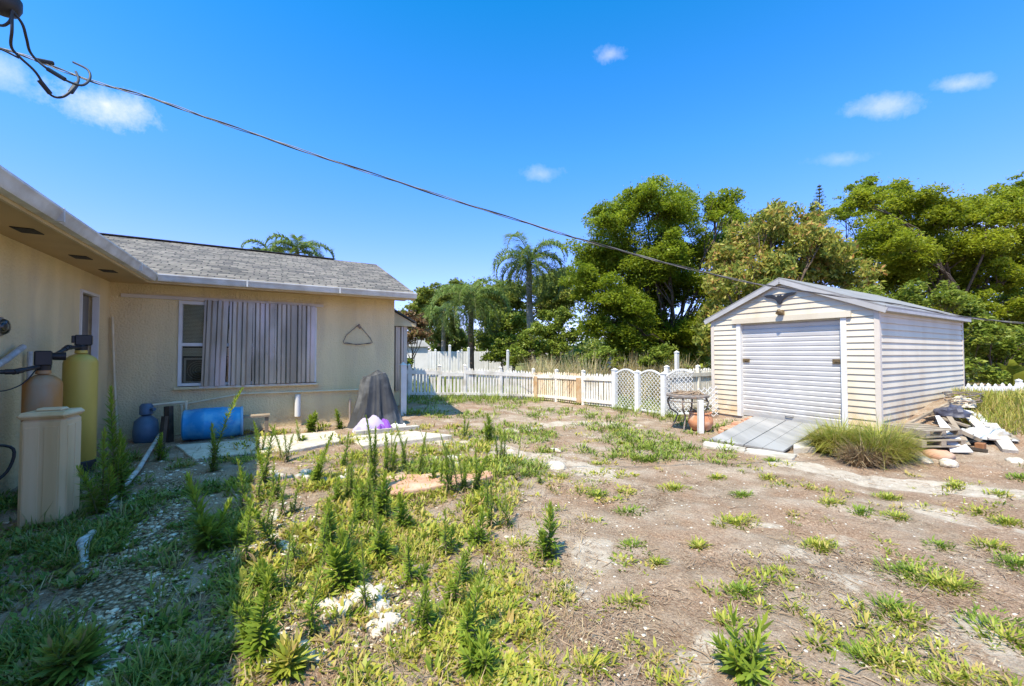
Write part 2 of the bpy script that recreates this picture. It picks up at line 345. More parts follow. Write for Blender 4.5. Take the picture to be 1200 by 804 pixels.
# ================================================================== GROUND
def axis(segs):
    out = []
    for a, b, d in segs: out += list(np.arange(a, b, d))
    return np.array(out + [segs[-1][1]])
xs = axis([(-600, -60, 60), (-60, -16, 4), (-16, -7, .5), (-7, 10.5, .055), (10.5, 20, .5), (20, 60, 4), (60, 600, 60)])
ys = axis([(-60, -4, 4), (-4, 1.2, .4), (1.2, 13, .055), (13, 30, .4), (30, 80, 4), (80, 900, 60)])
X, Y = np.meshgrid(xs, ys); Z = gz(X, Y)
near = (1 - sst(11, 16, Y)) * (1 - sst(9, 12, np.abs(X)))
Z = Z + near * ((fbm(X * 4, Y * 4, 41, 3) - .5) * .05 + (fbm(X * 14, Y * 14, 55, 2) - .5) * .025)
nx, ny = len(xs), len(ys); idx = np.arange(nx * ny).reshape(ny, nx)
quads = np.stack([idx[:-1, :-1], idx[:-1, 1:], idx[1:, 1:], idx[1:, :-1]], -1).reshape(-1, 4)
ground = np_obj('ground', np.stack([X, Y, Z], -1).reshape(-1, 3), quads, None, smooth=True)
ground['kind'] = 'structure'
# what lies where: r = pale sand/limestone, g = shell gravel, b = green turf beyond the fence
def band(x, y, x0, y0, x1, y1, w):
    dx, dy = x1 - x0, y1 - y0; t = np.clip(((x - x0) * dx + (y - y0) * dy) / (dx * dx + dy * dy), 0, 1)
    d = np.hypot(x - x0 - t * dx, y - y0 - t * dy); return 1 - sst(w * .5, w, d)
def pband(x, y, pts, w):
    out = np.zeros_like(x)
    for (a, b) in zip(pts[:-1], pts[1:]):
        p, q = G(*a), G(*b); out = np.maximum(out, band(x, y, p.x, p.y, q.x, q.y, w))
    return out
nb = fbm(X * 1.3, Y * 1.3, 77, 4)
sand = pband(X, Y, [(430, 505), (540, 520), (640, 540), (700, 555)], .45) * .75
sand = np.maximum(sand, pband(X, Y, [(600, 505), (660, 495), (740, 498)], .35) * .7)
sand = np.maximum(sand, pband(X, Y, [(930, 545), (1010, 562), (1100, 572), (1260, 585)], .42) * .95)
sand = np.maximum(sand, pband(X, Y, [(1000, 640), (1080, 700), (1180, 790)], .28) * .5)
sand = np.maximum(sand, pband(X, Y, [(900, 620), (1000, 690), (1060, 760)], .22) * .45)
sand = np.maximum(sand, pband(X, Y, [(700, 640), (680, 690)], .22) * .55)
sand = np.maximum(sand, pband(X, Y, [(1100, 600), (1250, 640)], .3) * .5)
sand = np.maximum(sand, pband(X, Y, [(230, 530), (330, 520), (420, 512)], .3) * .8)
sand = np.maximum(sand, pband(X, Y, [(800, 790), (840, 760)], .15) * .7)
grav = pband(X, Y, [(200, 570), (165, 640), (110, 800)], .36)
grav = np.maximum(grav, pband(X, Y, [(290, 600), (300, 680), (290, 800)], .35) * .7)
grav = np.maximum(grav, pband(X, Y, [(360, 640), (430, 710), (520, 730)], .3) * .6)
outside = sst(0, .6, ((X - .8) * (-U.x) + (Y - 15.2) * 0) * 0 + (Y - (15.2 + (X - .8) * .44)) ) * (X < .9) + (X >= .9) * sst(0, .6, Y - (15.2 - (X - .9) * 1.45)) * (X < 4.2) + (X >= 4.2) * sst(0, .5, Y - np.maximum(10.4 + (X - 4.2) * .62, 10.4))
outside = np.clip(outside, 0, 1)
colr = np.stack([sand, grav, outside, np.ones_like(sand)], -1).reshape(-1, 4)
ca = ground.data.color_attributes.new('zones', 'FLOAT_COLOR', 'POINT'); ca.data.foreach_set('color', colr.astype(np.float32).ravel())

m, t, N, L, P = nt('yard_ground'); tc = N.new('ShaderNodeTexCoord')
at = N.new('ShaderNodeAttribute'); at.attribute_name = 'zones'; sp = N.new('ShaderNodeSeparateColor'); L.new(at.outputs['Color'], sp.inputs[0])
def noise(sc, det=6, ro=.55, vec=None, dist=0):
    n = N.new('ShaderNodeTexNoise'); n.inputs['Scale'].default_value = sc; n.inputs['Detail'].default_value = det; n.inputs['Roughness'].default_value = ro; n.inputs['Distortion'].default_value = dist
    L.new(vec or tc.outputs['Object'], n.inputs['Vector']); return n.outputs['Fac']
def ramp(fac, stops):
    r = N.new('ShaderNodeValToRGB'); e = r.color_ramp.elements
    while len(e) < len(stops): e.new(.5)
    for i, (p, c) in enumerate(stops): e[i].position = p; e[i].color = c4(c)
    L.new(fac, r.inputs[0]); return r.outputs[0]
def mixc(f, a, b, bt='MIX'):
    x = N.new('ShaderNodeMix'); x.data_type = 'RGBA'; x.blend_type = bt
    if isinstance(f, float): x.inputs[0].default_value = f
    else: L.new(f, x.inputs[0])
    for i, v in ((6, a), (7, b)):
        if isinstance(v, tuple): x.inputs[i].default_value = c4(v)
        else: L.new(v, x.inputs[i])
    return x.outputs[2]
def math_(op, a, b=0.0, clamp=False):
    x = N.new('ShaderNodeMath'); x.operation = op; x.use_clamp = clamp
    for i, v in ((0, a), (1, b)):
        if isinstance(v, (int, float)): x.inputs[i].default_value = v
        else: L.new(v, x.inputs[i])
    return x.outputs[0]
soil = ramp(noise(2.2, 8, .62, dist=.4), [(.3, (.21, .15, .10)), (.48, (.33, .25, .18)), (.66, (.46, .37, .285))])
thatch = ramp(noise(38, 8, .75, dist=1.2), [(.34, (.12, .065, .04)), (.5, (.29, .17, .10)), (.64, (.50, .36, .25))])
tmask = ramp(noise(1.15, 7, .66), [(.44, (0, 0, 0)), (.60, (1, 1, 1))])
tm2 = math_('MULTIPLY', tmask, .72)
c = mixc(tm2, soil, thatch)
fine = ramp(noise(70, 6, .7), [(.32, (.5, .46, .43)), (.68, (1.35, 1.35, 1.35))]); c = mixc(.85, c, fine, 'MULTIPLY')
# natural pale sand spots and edges of the sand bands broken by noise
sm = math_('ADD', math_('MULTIPLY', sp.outputs[0], 1.0), math_('MULTIPLY', math_('SUBTRACT', noise(3.2, 8, .65), .5), 2.4))
sm = ramp(sm, [(.42, (0, 0, 0)), (.72, (1, 1, 1))])
sandc = ramp(noise(9, 8, .7), [(.3, (.38, .31, .235)), (.55, (.51, .43, .34)), (.75, (.62, .54, .45))])
c = mixc(math_('MULTIPLY', sm, .85), c, sandc)
# shell gravel
vo = N.new('ShaderNodeTexVoronoi'); vo.inputs['Scale'].default_value = 42; L.new(tc.outputs['Object'], vo.inputs['Vector'])
vs_ = N.new('ShaderNodeSeparateColor'); L.new(vo.outputs['Color'], vs_.inputs[0])
gc = ramp(vs_.outputs[0], [(0, (.2, .13, .075)), (.45, (.42, .31, .19)), (1, (.68, .56, .4))])
ge = ramp(vo.outputs['Distance'], [(.25, (1, 1, 1)), (.62, (.35, .33, .3))]); gc = mixc(1.0, gc, ge, 'MULTIPLY')
gm_ = ramp(math_('ADD', sp.outputs[1], math_('MULTIPLY', math_('SUBTRACT', noise(5, 6, .6), .5), 1.5)), [(.35, (0, 0, 0)), (.6, (1, 1, 1))])
c = mixc(gm_, c, gc)
# scattered white shells everywhere
v2 = N.new('ShaderNodeTexVoronoi'); v2.inputs['Scale'].default_value = 16; L.new(tc.outputs['Object'], v2.inputs['Vector'])
v2r = N.new('ShaderNodeSeparateColor'); L.new(v2.outputs['Color'], v2r.inputs[0])
shell = math_('MULTIPLY', math_('LESS_THAN', v2.outputs['Distance'], .17), math_('GREATER_THAN', v2r.outputs[0], .72))
c = mixc(shell, c, (.66, .61, .53))
turf = ramp(noise(6, 6), [(.3, (.10, .12, .03)), (.6, (.22, .21, .07)), (.8, (.34, .28, .13))])
c = mixc(sp.outputs[2], c, turf)
L.new(c, P.inputs['Base Color']); P.inputs['Roughness'].default_value = .95; P.inputs['Specular IOR Level'].default_value = .1
hsum = math_('ADD', math_('MULTIPLY', noise(22, 8, .7), 1.0), math_('MULTIPLY', math_('MULTIPLY', math_('SUBTRACT', .6, vo.outputs['Distance']), gm_), .8))
b = N.new('ShaderNodeBump'); b.inputs['Strength'].default_value = .9; b.inputs['Distance'].default_value = .045; L.new(hsum, b.inputs['Height']); L.new(b.outputs[0], P.inputs['Normal'])
ground.data.materials.append(m)

# ================================================================== HOUSE
hs = thing('house', 'single storey beige stucco house with grey shingle roof and white gutters', 'house', P0, A)
SO = 2.62; OV = .60; EX = 5.10; WX = 4.82
def wallmesh(segs, name):
    b = MB()
    for s in segs: b.box(*s)
    return b.build(name, M['stucco'], hs)
# front wall (y 0..0.2) with window opening x .93..3.2, z .80..2.36
wallmesh([(0, 0, -.5, .93, .2, SO), (3.2, 0, -.5, WX, .2, SO), (.93, 0, -.5, 3.2, .2, .78), (.93, 0, 2.36, 3.2, .2, SO)], 'wall')
# wing wall (x -.2..0) with window opening y -1.23..-.54
wallmesh([(-.2, -14, -.5, 0, -1.23, SO), (-.2, -.54, -.5, 0, .2, SO), (-.2, -1.23, -.5, 0, -.54, 1.0), (-.2, -1.23, 2.33, 0, -.54, SO)], 'wall')
wallmesh([(WX - .2, .2, -.5, WX, 7.3, SO)], 'wall')                    # side wall facing the fence
MB().box(-7.3, 7.1, -.5, WX - .2, 7.3, SO).box(-7.3, -14, -.5, -7.1, 7.1, SO).box(-7.1, -14, -.5, -.2, -13.8, SO).build('wall', M['stucco'], hs)
g = MB(); gy = [(0, SO + .003), (7.3, SO + .003), (3.65, SO + 1.25)]
g.add([(WX - .2, y, z) for y, z in gy] + [(WX, y, z) for y, z in gy], [(0, 1, 2), (5, 4, 3), (0, 3, 4, 1), (1, 4, 5, 2), (2, 5, 3, 0)]); g.build('gable_wall', M['stucco'], hs)
# soffits
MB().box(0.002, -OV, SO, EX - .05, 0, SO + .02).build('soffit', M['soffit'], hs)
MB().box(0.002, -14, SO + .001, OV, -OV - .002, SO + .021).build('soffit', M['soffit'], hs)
for y in (-1.25, -2.25, -3.55):
    MB().box(.22, y - .11, SO - .008, .38, y + .11, SO - .001).build('soffit_vent', M['slate'], hs)
# fascia boards
MB().box(OV + .002, -OV - .03, SO - .05, EX - .02, -OV - .001, SO + .12).build('fascia', M['fascia'], hs)
MB().box(OV + .001, -14, SO - .05, OV + .03, -OV - .033, SO + .12).build('fascia', M['fascia'], hs)
# gutters, K profile (thin shell)
def gutter(mirror):
    pr = [(0, 0), (.075, 0), (.095, .03), (.1, .06), (.125, .095), (.125, .115), (.11, .115), (.11, .1), (.088, .063), (.07, .01), (.01, .01), (.01, .115), (0, .115)]
    b = MB()
    if mirror: b.add([], []); 
    return pr
pr = gutter(0)
b = MB(); b.extr([(-OV - .034 - y, SO + z - .02) for y, z in pr], OV + .16, EX + .02)
for x in (2.0, 3.55): b.box(x - .012, -OV - .163, SO - .024, x + .012, -OV - .034, SO + .1)
b.build('gutter', M['gutter'], hs, 30)
b = MB(); n = len(pr); vs = [(OV + .034 + y, -14, SO + z - .02) for y, z in pr] + [(OV + .034 + y, -OV - .02, SO + z - .02) for y, z in pr]
b.add(vs, [tuple(range(n)), tuple(range(2 * n - 1, n - 1, -1))] + [(i, n + i, n + (i + 1) % n, (i + 1) % n) for i in range(n)])
for y in (-1.65, -4.2): b.box(OV + .034, y - .012, SO - .024, OV + .163, y + .012, SO + .1)
b.build('gutter', M['gutter'], hs, 30)
# roof planes
ze = SO + .1; EO = OV + .07; rs = .352; ry = 3.31; rh = ze + rs * (ry + EO)
def slab(pts, th, name, mt, par):
    v = [Vector(p) for p in pts]; v2 = [p - Vector((0, 0, th)) for p in v]; k = len(v)
    return MB().add(v + v2, [tuple(range(k)), tuple(range(2 * k - 1, k - 1, -1))] + [(i, (i + 1) % k, k + (i + 1) % k, k + i)[::-1] for i in range(k)]).build(name, mt, par)
slab([(EO, -EO, ze), (EX, -EO, ze), (EX, ry, rh), (-ry, ry, rh)], .04, 'roof', M['shingle'], hs)
slab([(EO, -14.3, ze), (EO, -EO, ze), (-ry, ry, rh), (-ry, -14.3, rh)], .04, 'roof', M['shingle'], hs)
slab([(EX, ry, rh), (EX, 7.9, ze), (-7.9, 7.9, ze), (-ry, ry, rh)], .04, 'roof', M['shingle'], hs)
slab([(-ry, -14.3, rh), (-ry, ry, rh), (-7.9, 7.9, ze), (-7.9, -14.3, ze)], .04, 'roof', M['shingle'], hs)
b = MB(); b.bar((-ry, ry, rh + .012), (3.9, ry, rh + .012), .2, .02); b.build('ridge_cap', M['darkroof'], hs)
b = MB(); b.bar((EX - .012, -EO + .02, ze - .1), (EX - .012, ry, rh - .1), .03, .13); b.bar((EX - .012, 7.88, ze - .1), (EX - .012, ry + .01, rh - .1), .03, .13); b.build('rake_board', M['fascia'], hs)
# ---- front window, behind storm panels
fr = MB()
for x in (.93, 3.15): fr.box(x, -.02, .80, x + .05, .1, 2.36)
fr.box(.98, -.018, 2.30, 3.15, .1, 2.36).box(.98, -.018, .80, 3.15, .1, .85).box(.98, -.01, 1.53, 3.15, .08, 1.59).box(1.98, -.012, .85, 2.04, .09, 2.3)
win = fr.build('window', M['white'], hs)
b = MB()
for k in range(28):
    z = 1.6 + k * .025; b.box(.985, .065, z, 1.97, .08, z + .019)
for k in range(6):
    z = 1.35 + k * .025; b.box(.985, .065, z, 1.97, .08, z + .019)
b.build('blind', M['blind'], win)
MB().box(.982, .05, .85, 1.978, .056, 2.3).box(2.042, .05, .85, 3.148, .056, 2.3).build('pane', M['glass'], win)
MB().box(.93, .19, .8, 3.2, .21, 2.36).build('room_dark_sheet', M['darkroof'], win)  # dark sheet standing in for the unlit room behind the panes
MB().box(.88, -.075, .735, 3.24, .0, .785, b=.008).build('sill', M['stucco'], win)
# storm panels
def panel(x0, w, z0, z1, y, lean=0, pitch=.16):
    b = MB(); pts = []; x = 0; prof = [(0, 0), (.03, 0), (.055, .055), (.105, .055), (.13, 0), (.16, 0)]
    while x < w - .001:
        for px_, py_ in prof[:-1]:
            if x + px_ <= w: pts.append((x + px_, -py_))
        x += pitch
    pts.append((w, 0)); n = len(pts)
    vs = [(x0 + q[0] - lean, y + q[1], z0) for q in pts] + [(x0 + q[0], y + q[1], z1) for q in pts]
    vs += [(v[0], v[1] + .004, v[2]) for v in vs]
    fs = [(i, i + 1, n + i + 1, n + i) for i in range(n - 1)] + [(2 * n + i + 1, 2 * n + i, 3 * n + i, 3 * n + i + 1) for i in range(n - 1)]
    fs += [(i, 2 * n + i, 2 * n + i + 1, i + 1) for i in range(n - 1)] + [(n + i + 1, 3 * n + i + 1, 3 * n + i, n + i) for i in range(n - 1)]
    fs += [(0, n, 3 * n, 2 * n), (n - 1, 3 * n - 1, 4 * n - 1, 2 * n - 1)]
    return b.add(vs, fs)
for i, (x, l) in enumerate(((1.31, .035), (1.70, .012), (2.07, 0), (2.44, 0), (2.80, 0))):
    o = panel(x, .365, .79 + .003 * i, 2.385 - .002 * i, -.055 - .012 * (i % 2), l).build('storm_panel', M['galv'], hs)
MB().box(.15, -.045, 2.37, 1.3, -.003, 2.43).box(3.15, -.045, 2.375, 3.32, -.003, 2.425).box(1.3, -.04, 2.385, 3.15, -.003, 2.432).build('panel_track', M['trim'], hs)
MB().box(1.25, -.05, .755, 3.2, -.0765, .787).build('panel_track', M['trim'], hs)
# ---- wing window
b = MB(); b.box(-.05, -1.23, 1.0, .02, -1.19, 2.33).box(-.05, -.58, 1.0, .025, -.54, 2.33).box(-.05, -1.19, 2.29, .02, -.58, 2.33).box(-.05, -1.19, 1.0, .02, -.58, 1.04)
w2 = b.build('window', M['white'], hs); MB().box(-.1, -1.19, 1.04, -.09, -.58, 2.29).build('pane', mat('dark_pane', (.2, .18, .16), (.16, .15, .13), 2, .25), w2)
# ---- porch at the far side: low dark roof and grey corrugated panels
slab([(WX - .02, 1.9, 2.90), (5.93, 1.9, 2.30), (5.93, 7.0, 2.30), (WX - .02, 7.0, 2.90)], .05, 'porch_roof', M['darkroof'], hs)
MB().box(WX + .002, 1.93, 2.16, 5.93, 1.97, 2.26).box(5.89, 1.975, 2.14, 5.93, 7.0, 2.245).add([(WX + .002, 1.95, 2.262), (5.85, 1.95, 2.262), (WX + .002, 1.95, 2.82), (WX + .002, 1.99, 2.262), (5.85, 1.99, 2.262), (WX + .002, 1.99, 2.82)], [(0, 1, 2), (5, 4, 3), (0, 3, 4, 1), (1, 4, 5, 2), (2, 5, 3, 0)]).build('porch_fascia', M['fascia'], hs)
b = panel(WX + .02, .76, .35, 2.15, 2.06); b.build('porch_panel', M['galv'], hs)
MB().box(5.6, 2.02, -.4, 5.70, 2.12, 2.16).build('porch_post', M['trim'], hs)
MB().box(WX + .01, 2.07, -.4, 5.6, 2.2, .4).build('porch_wall', M['stucco'], hs)

# meter glass on wing wall
mt = thing('electric_meter', 'round glass electric meter on the beige wing wall at left edge', 'electric meter', P0 - V * 3.25 + Vector((0, 0, 1.67)), A)
RY = Matrix.Rotation(math.pi / 2, 4, 'Y')
MB().lathe([(.10, 0), (.1, .03), (.085, .045)], 24, (0, 0, 0), RY).build('base_ring', M['galv'], mt, 30)
MB().lathe([(.08, .04), (.08, .055), (.066, .075), (.03, .082)], 24, (0, 0, 0), RY).build('dome', M['glass'], mt, 50)
MB().lathe([(.045, .046), (.045, .06)], 16, (0, 0, 0), RY).build('dial', M['dark'], mt, 30)
# ================================================================== GARDEN SHED
sh = thing('garden_shed', 'cream vinyl sided shed with white roll-up door and low gable roof', 'shed', S0, A)
SW, SL, SE, SR = 3.087, 4.84, 2.24, 2.93
D0, D1, DT = .54, 2.40, 2.06          # door opening in y and its top
CH = .114; slope = (SR - SE) / (SW / 2)
def lap_rows(z0, z1):
    z = z0
    while z < z1 - .01:
        yield z, min(z + CH, z1); z += CH
def lap(b, span0, span1, z0, z1, face, out=.021):
    """one lap of siding; face(s, depth, z) -> xyz ; span0 at the bottom, span1 at the top"""
    a0, b0 = span0; a1, b1 = span1
    vs = [face(a0, out, z0), face(b0, out, z0), face(b1, .001, z1), face(a1, .001, z1), face(a0, -.01, z0), face(b0, -.01, z0), face(b1, -.01, z1), face(a1, -.01, z1)]
    b.add(vs, [(0, 1, 2, 3), (1, 0, 4, 5), (0, 3, 7, 4), (2, 1, 5, 6)])
front = lambda s, d, z: (-d, s, z)
side = lambda s, d, z: (s, -d, z)
b = MB()
for z0, z1 in lap_rows(.0, DT):
    lap(b, (.0, D0 - .09), (.0, D0 - .09), z0, z1, front); lap(b, (D1 + .09, SW), (D1 + .09, SW), z0, z1, front)
for z0, z1 in lap_rows(DT, SR - .02):
    f = lambda z: max(0, (z - SE) / slope)
    lap(b, (f(z0), SW - f(z0)), (f(z1), SW - f(z1)), z0, z1, front)
b.build('front_siding', M['siding'], sh)
b = MB()
for z0, z1 in lap_rows(0, SE): lap(b, (0, SL), (0, SL), z0, z1, side)
b.build('side_siding', M['siding'], sh)
MB().box(.02, SW - .02, 0, SL, SW, SE).build('side_wall', M['siding'], sh)
b = MB(); b.add([(SL, 0, 0), (SL, SW, 0), (SL, SW, SE), (SL, SW / 2, SR), (SL, 0, SE), (SL - .03, 0, 0), (SL - .03, SW, 0), (SL - .03, SW, SE), (SL - .03, SW / 2, SR), (SL - .03, 0, SE)], [(0, 1, 2, 3, 4), (9, 8, 7, 6, 5), (0, 5, 6, 1), (1, 6, 7, 2), (2, 7, 8, 3), (3, 8, 9, 4), (4, 9, 5, 0)]); b.build('rear_wall', M['siding'], sh)
for (x, y) in ((-.022, -.022), (-.022, SW - .055), (SL - .05, -.022)):
    MB().box(x, y, 0, x + .077, y + .077, SE - .02).build('corner_trim', M['trim'], sh)
for y in (D0 - .09, D1): MB().box(-.03, y, .0, .09, y + .09, DT).build('door_jamb', M['white'], sh)
MB().box(-.062, D0 - .17, DT, .09, D1 + .17, DT + .11).build('door_header', M['siding'], sh)
b = MB(); pts = []
zt = .07; pr = [(0, .0), (.018, .012), (.075, .018), (.088, .004)]
while zt < DT + .02:
    for dz, d in pr: pts.append((zt + dz, .085 - d * 1.35))
    zt += .098
n = len(pts); b.add([(d, D0, z) for z, d in pts] + [(d, D1, z) for z, d in pts], [(i, n + i, n + i + 1, i + 1) for i in range(n - 1)])
rd = b.build('roller_door', M['rolldoor'], sh)
MB().box(.05, D0, .02, .11, D1, .085).build('bottom_bar', M['greytrim'], rd)
b = MB(); b.box(.045, D0 + .01, 1.20, .066, D0 + .16, 1.29).box(.03, D0 + .03, 1.235, .046, D0 + .12, 1.255); b.build('latch', M['brass'], rd)
b = MB(); b.box(.045, D1 - .15, 1.20, .066, D1 - .01, 1.28).box(.03, D1 - .12, 1.235, .046, D1 - .05, 1.255); b.build('latch', M['brass'], rd)
b = MB(); b.tube([(.05, 1.38, .11), (.03, 1.40, .10), (.03, 1.52, .10), (.05, 1.54, .11)], .008, 6); b.build('handle', M['dark'], rd)
# roof: two slabs, rake boards, side eave trim
OH = .10
for sgn in (0, 1):
    e = -.14 if sgn == 0 else SW + .14; ez = SE - slope * .14 + .03
    slab([(-OH, e, ez), (-OH, SW / 2, SR + .03), (SL + OH, SW / 2, SR + .03), (SL + OH, e, ez)] if sgn else [(-OH, e, ez), (SL + OH, e, ez), (SL + OH, SW / 2, SR + .03), (-OH, SW / 2, SR + .03)], .025, 'roof_panel', M['rooftop'], sh)
    b = MB(); b.bar((-OH + .012, e, ez - .075), (-OH + .012, SW / 2, SR - .045), .02, .095)
    b.bar((-OH + .03, e, ez - .04), (-OH + .03, SW / 2, SR - .01), .055, .02); b.build('rake_trim', M['greytrim'], sh)
MB().box(-OH, -.138, SE - .115, SL + OH, -.12, SE - .02).box(-OH + .03, -.12, SE - .117, SL, -.0, SE - .105).build('eave_trim', M['greytrim'], sh)
MB().box(-.05, SW + .12, SE - .1, SL, SW + .135, SE - .03).build('eave_trim', M['trim'], sh)
MB().box(.02, 0.05, -.3, SL, SW, .0).build('slab', M['concrete'], sh)
# eagle silhouette, cast metal
half = [(0, -.12), (.035, -.10), (.05, -.05), (.09, -.01), (.17, .03), (.25, .045), (.31, .085), (.24, .10), (.15, .095), (.09, .065), (.05, .04), (.03, .075), (0, .06)]
poly = [(p[0], p[1]) for p in half] + [(-p[0], p[1]) for p in half[-2:0:-1]]
Mx = Matrix(((0, 0, -1, 0), (1, 0, 0, 0), (0, 1, 0, 0), (0, 0, 0, 1)))
eg = MB().prism(poly, .022, Matrix.Translation((-.03, 1.565, 2.53)) @ Mx).build('bird_ornament', M['dark'], None)
eg.location = S0; eg.rotation_euler = (0, 0, A); tag(eg, 'black metal bird with spread wings fixed on the shed gable', 'wall ornament')
lt = thing('floodlight', 'small twin floodlight fixed above the roll-up door', 'floodlight', S0 + U * -.07 + V * 1.53 + Vector((0, 0, 2.235)), A)
MB().box(-.03, -.06, -.05, .03, .06, .05, b=.008).build('base', M['brass'], lt)
for s in (-1, 1):
    Mr = Matrix.Translation((-.05, s * .06, -.02)) @ Matrix.Rotation(R(s * 55), 4, 'X') @ Matrix.Rotation(R(-20), 4, 'Y')
    MB().lathe([(.02, 0), (.03, .03), (.045, .09), (.043, .095)], 14, (0, 0, 0), Mr).build('lamp_head', M['brass'], lt, 40)

# ---- plank ramp
rp = thing('door_ramp', 'pair of grey boards laid as a ramp to the shed door', 'ramp', (0, 0, 0))
TL = S0 + U * -.03 + V * 2.12 + Vector((0, 0, .035)); TR = S0 + U * -.03 + V * .86 + Vector((0, 0, .03))
BL = G(831, 517.5, .045); BR = G(918, 531.75, .045)
def quadboard(f0, f1, nm):
    a = TL.lerp(TR, f0); b_ = TL.lerp(TR, f1); c_ = BL.lerp(BR, f1); d_ = BL.lerp(BR, f0)
    MB().add([a, b_, c_, d_] + [p - Vector((0, 0, .03)) for p in (a, b_, c_, d_)], [(3, 2, 1, 0), (4, 5, 6, 7), (0, 1, 5, 4), (1, 2, 6, 5), (2, 3, 7, 6), (3, 0, 4, 7)]).build(nm, M['ramp'], rp)
for f0, f1 in ((0, .222), (.228, .492), (.508, .742), (.748, 1)): quadboard(f0, f1, 'board')
MB().bar(TL.lerp(BL, .25) + Vector((0, 0, -.075)), TR.lerp(BR, .25) + Vector((0, 0, -.075)), .08, .08).bar(TL.lerp(BL, .8) + Vector((0, 0, -.06)), TR.lerp(BR, .8) + Vector((0, 0, -.06)), .08, .05).build('bearer', M['wood'], rp)
def flat_slab(pix, name, th, mt, label, cat, lift=.035):
    p = [G(*q) for q in pix]; c = sum(p, Vector()) / len(p); rnd = random.Random(int(pix[0][0]))
    pts = []
    for i, a in enumerate(p):
        b_ = p[(i + 1) % len(p)]
        for t in (0, .34, .67):
            q = a.lerp(b_, t); 
            if t: q += Vector((rnd.uniform(-.03, .03), rnd.uniform(-.03, .03), 0))
            pts.append(q - c)
    zt = max(q.z for q in p) - c.z + lift
    k = len(pts); vs = [(q.x, q.y, zt - th) for q in pts] + [(q.x, q.y, zt - .012) for q in pts] + [(q.x * .985, q.y * .985, zt + rnd.uniform(-.004, .004)) for q in pts]
    o = MB().add(vs, [tuple(range(k - 1, -1, -1)), tuple(range(2 * k, 3 * k))] + [(j * k + i, j * k + (i + 1) % k, (j + 1) * k + (i + 1) % k, (j + 1) * k + i) for j in range(2) for i in range(k)]).build(name, mt)
    o.location = c
    if label: tag(o, label, cat)
    return o
flat_slab([(826, 519), (874, 527), (872, 531), (824, 524)], 'concrete_strip', .14, M['concrete'], 'pale concrete edging strip along the left half of the ramp foot', 'edging')
flat_slab([(876, 528), (934, 535), (928, 540), (872, 532)], 'concrete_strip', .14, M['concrete'], 'pale concrete edging strip along the right half of the ramp foot', 'edging')
flat_slab([(934, 521), (954, 518), (956, 531), (930, 532)], 'broken_slab', .12, M['concrete'], 'whitish broken slab between the ramp and the tall grass clump', 'concrete slab')
bk_ = MB(); rnd = random.Random(3)
for k in range(11):
    f = k / 10; c = G(846 + 34 * f + rnd.uniform(-2, 2), 507 - 15 * f + rnd.uniform(-1, 1), .02)
    Mr = Matrix.Translation(c) @ Matrix.Rotation(rnd.uniform(0, 3), 4, 'Z') @ Matrix.Rotation(rnd.uniform(-.2, .2), 4, 'X')
    o = MB().box(-.1, -.05, -.03, .1, .05, .035, Mr, .006).build('brick', M['brick']); tag(o, 'loose orange-red brick in the heap at the left edge of the ramp', 'brick', 'loose bricks beside the ramp')

# ================================================================== WATER TREATMENT (left)
def loc_house(x, y, z): return P0 + U * x + V * y + Vector((0, 0, z))
gzh = lambda x, y: float(gz(*(loc_house(x, y, 0).xy)))
def tank(name, label, x, y, r, h, mt, head):
    g0 = gzh(x, y); t = thing(name, label, 'water tank', loc_house(x, y, g0), A + R(20))
    MB().lathe([(r * .9, 0), (r * 1.02, .02), (r * 1.02, .14), (r * .9, .16)], 28).build('base', M['dark'], t, 40)
    pr = [(r * .9, .13), (r, .16), (r, h - .16)] + [(r * math.cos(a), h - .16 + .12 * math.sin(a)) for a in (R(15), R(32), R(50), R(66), R(76))] + [(.06, h - .035), (.055, h)]
    MB().lathe(pr, 32).build('tank_body', mt, t, 50)
    v = MB().lathe([(.055, h), (.06, h + .05), (.05, h + .07)], 18)
    if head: v.box(-.06, -.055, h + .06, .09, .055, h + .19, b=.01).box(-.085, -.05, h + .09, -.06, .05, h + .18, b=.005)
    else: v.box(-.07, -.07, h + .05, .06, .06, h + .21, b=.012).lathe([(.04, 0), (.045, .1)], 14, (.06, .0, h + .15), RY)
    v.build('control_valve', M['dark'], t, 30)
    return t, g0
ty, gy_ = tank('water_softener_tank', 'tall yellow fibreglass tank with black valve against the wing wall', .37, -2.40, .155, 1.50, M['ytank'], True)
MB().box(.0895, -.052, 1.575, .096, .052, 1.68, b=.003).build('display', M['galv'], ty)
tr_, gr_ = tank('filter_tank', 'rust stained beige tank behind the cream plastic bin', .30, -3.14, .145, 1.28, M['rtank'], False)
bt = thing('brine_bin', 'tall cream plastic bin with lid in front of the tanks', 'bin', loc_house(.72, -4.20, gzh(.72, -4.2) - .01), A + R(-4))
MB().box(-.145, -.155, 0, .145, .155, .93, b=.03).box(-.105, -.161, .06, -.015, -.153, .86, b=.002).box(.015, -.161, .06, .105, -.153, .86, b=.002).box(.143, -.115, .06, .151, -.015, .86, b=.002).box(.143, .015, .06, .151, .115, .86, b=.002).build('bin_body', M['brine'], bt)
MB().box(-.16, -.17, .925, .16, .17, .985, b=.025).box(-.09, -.06, .98, .09, .06, 1.01, b=.014).build('lid', M['brine'], bt)
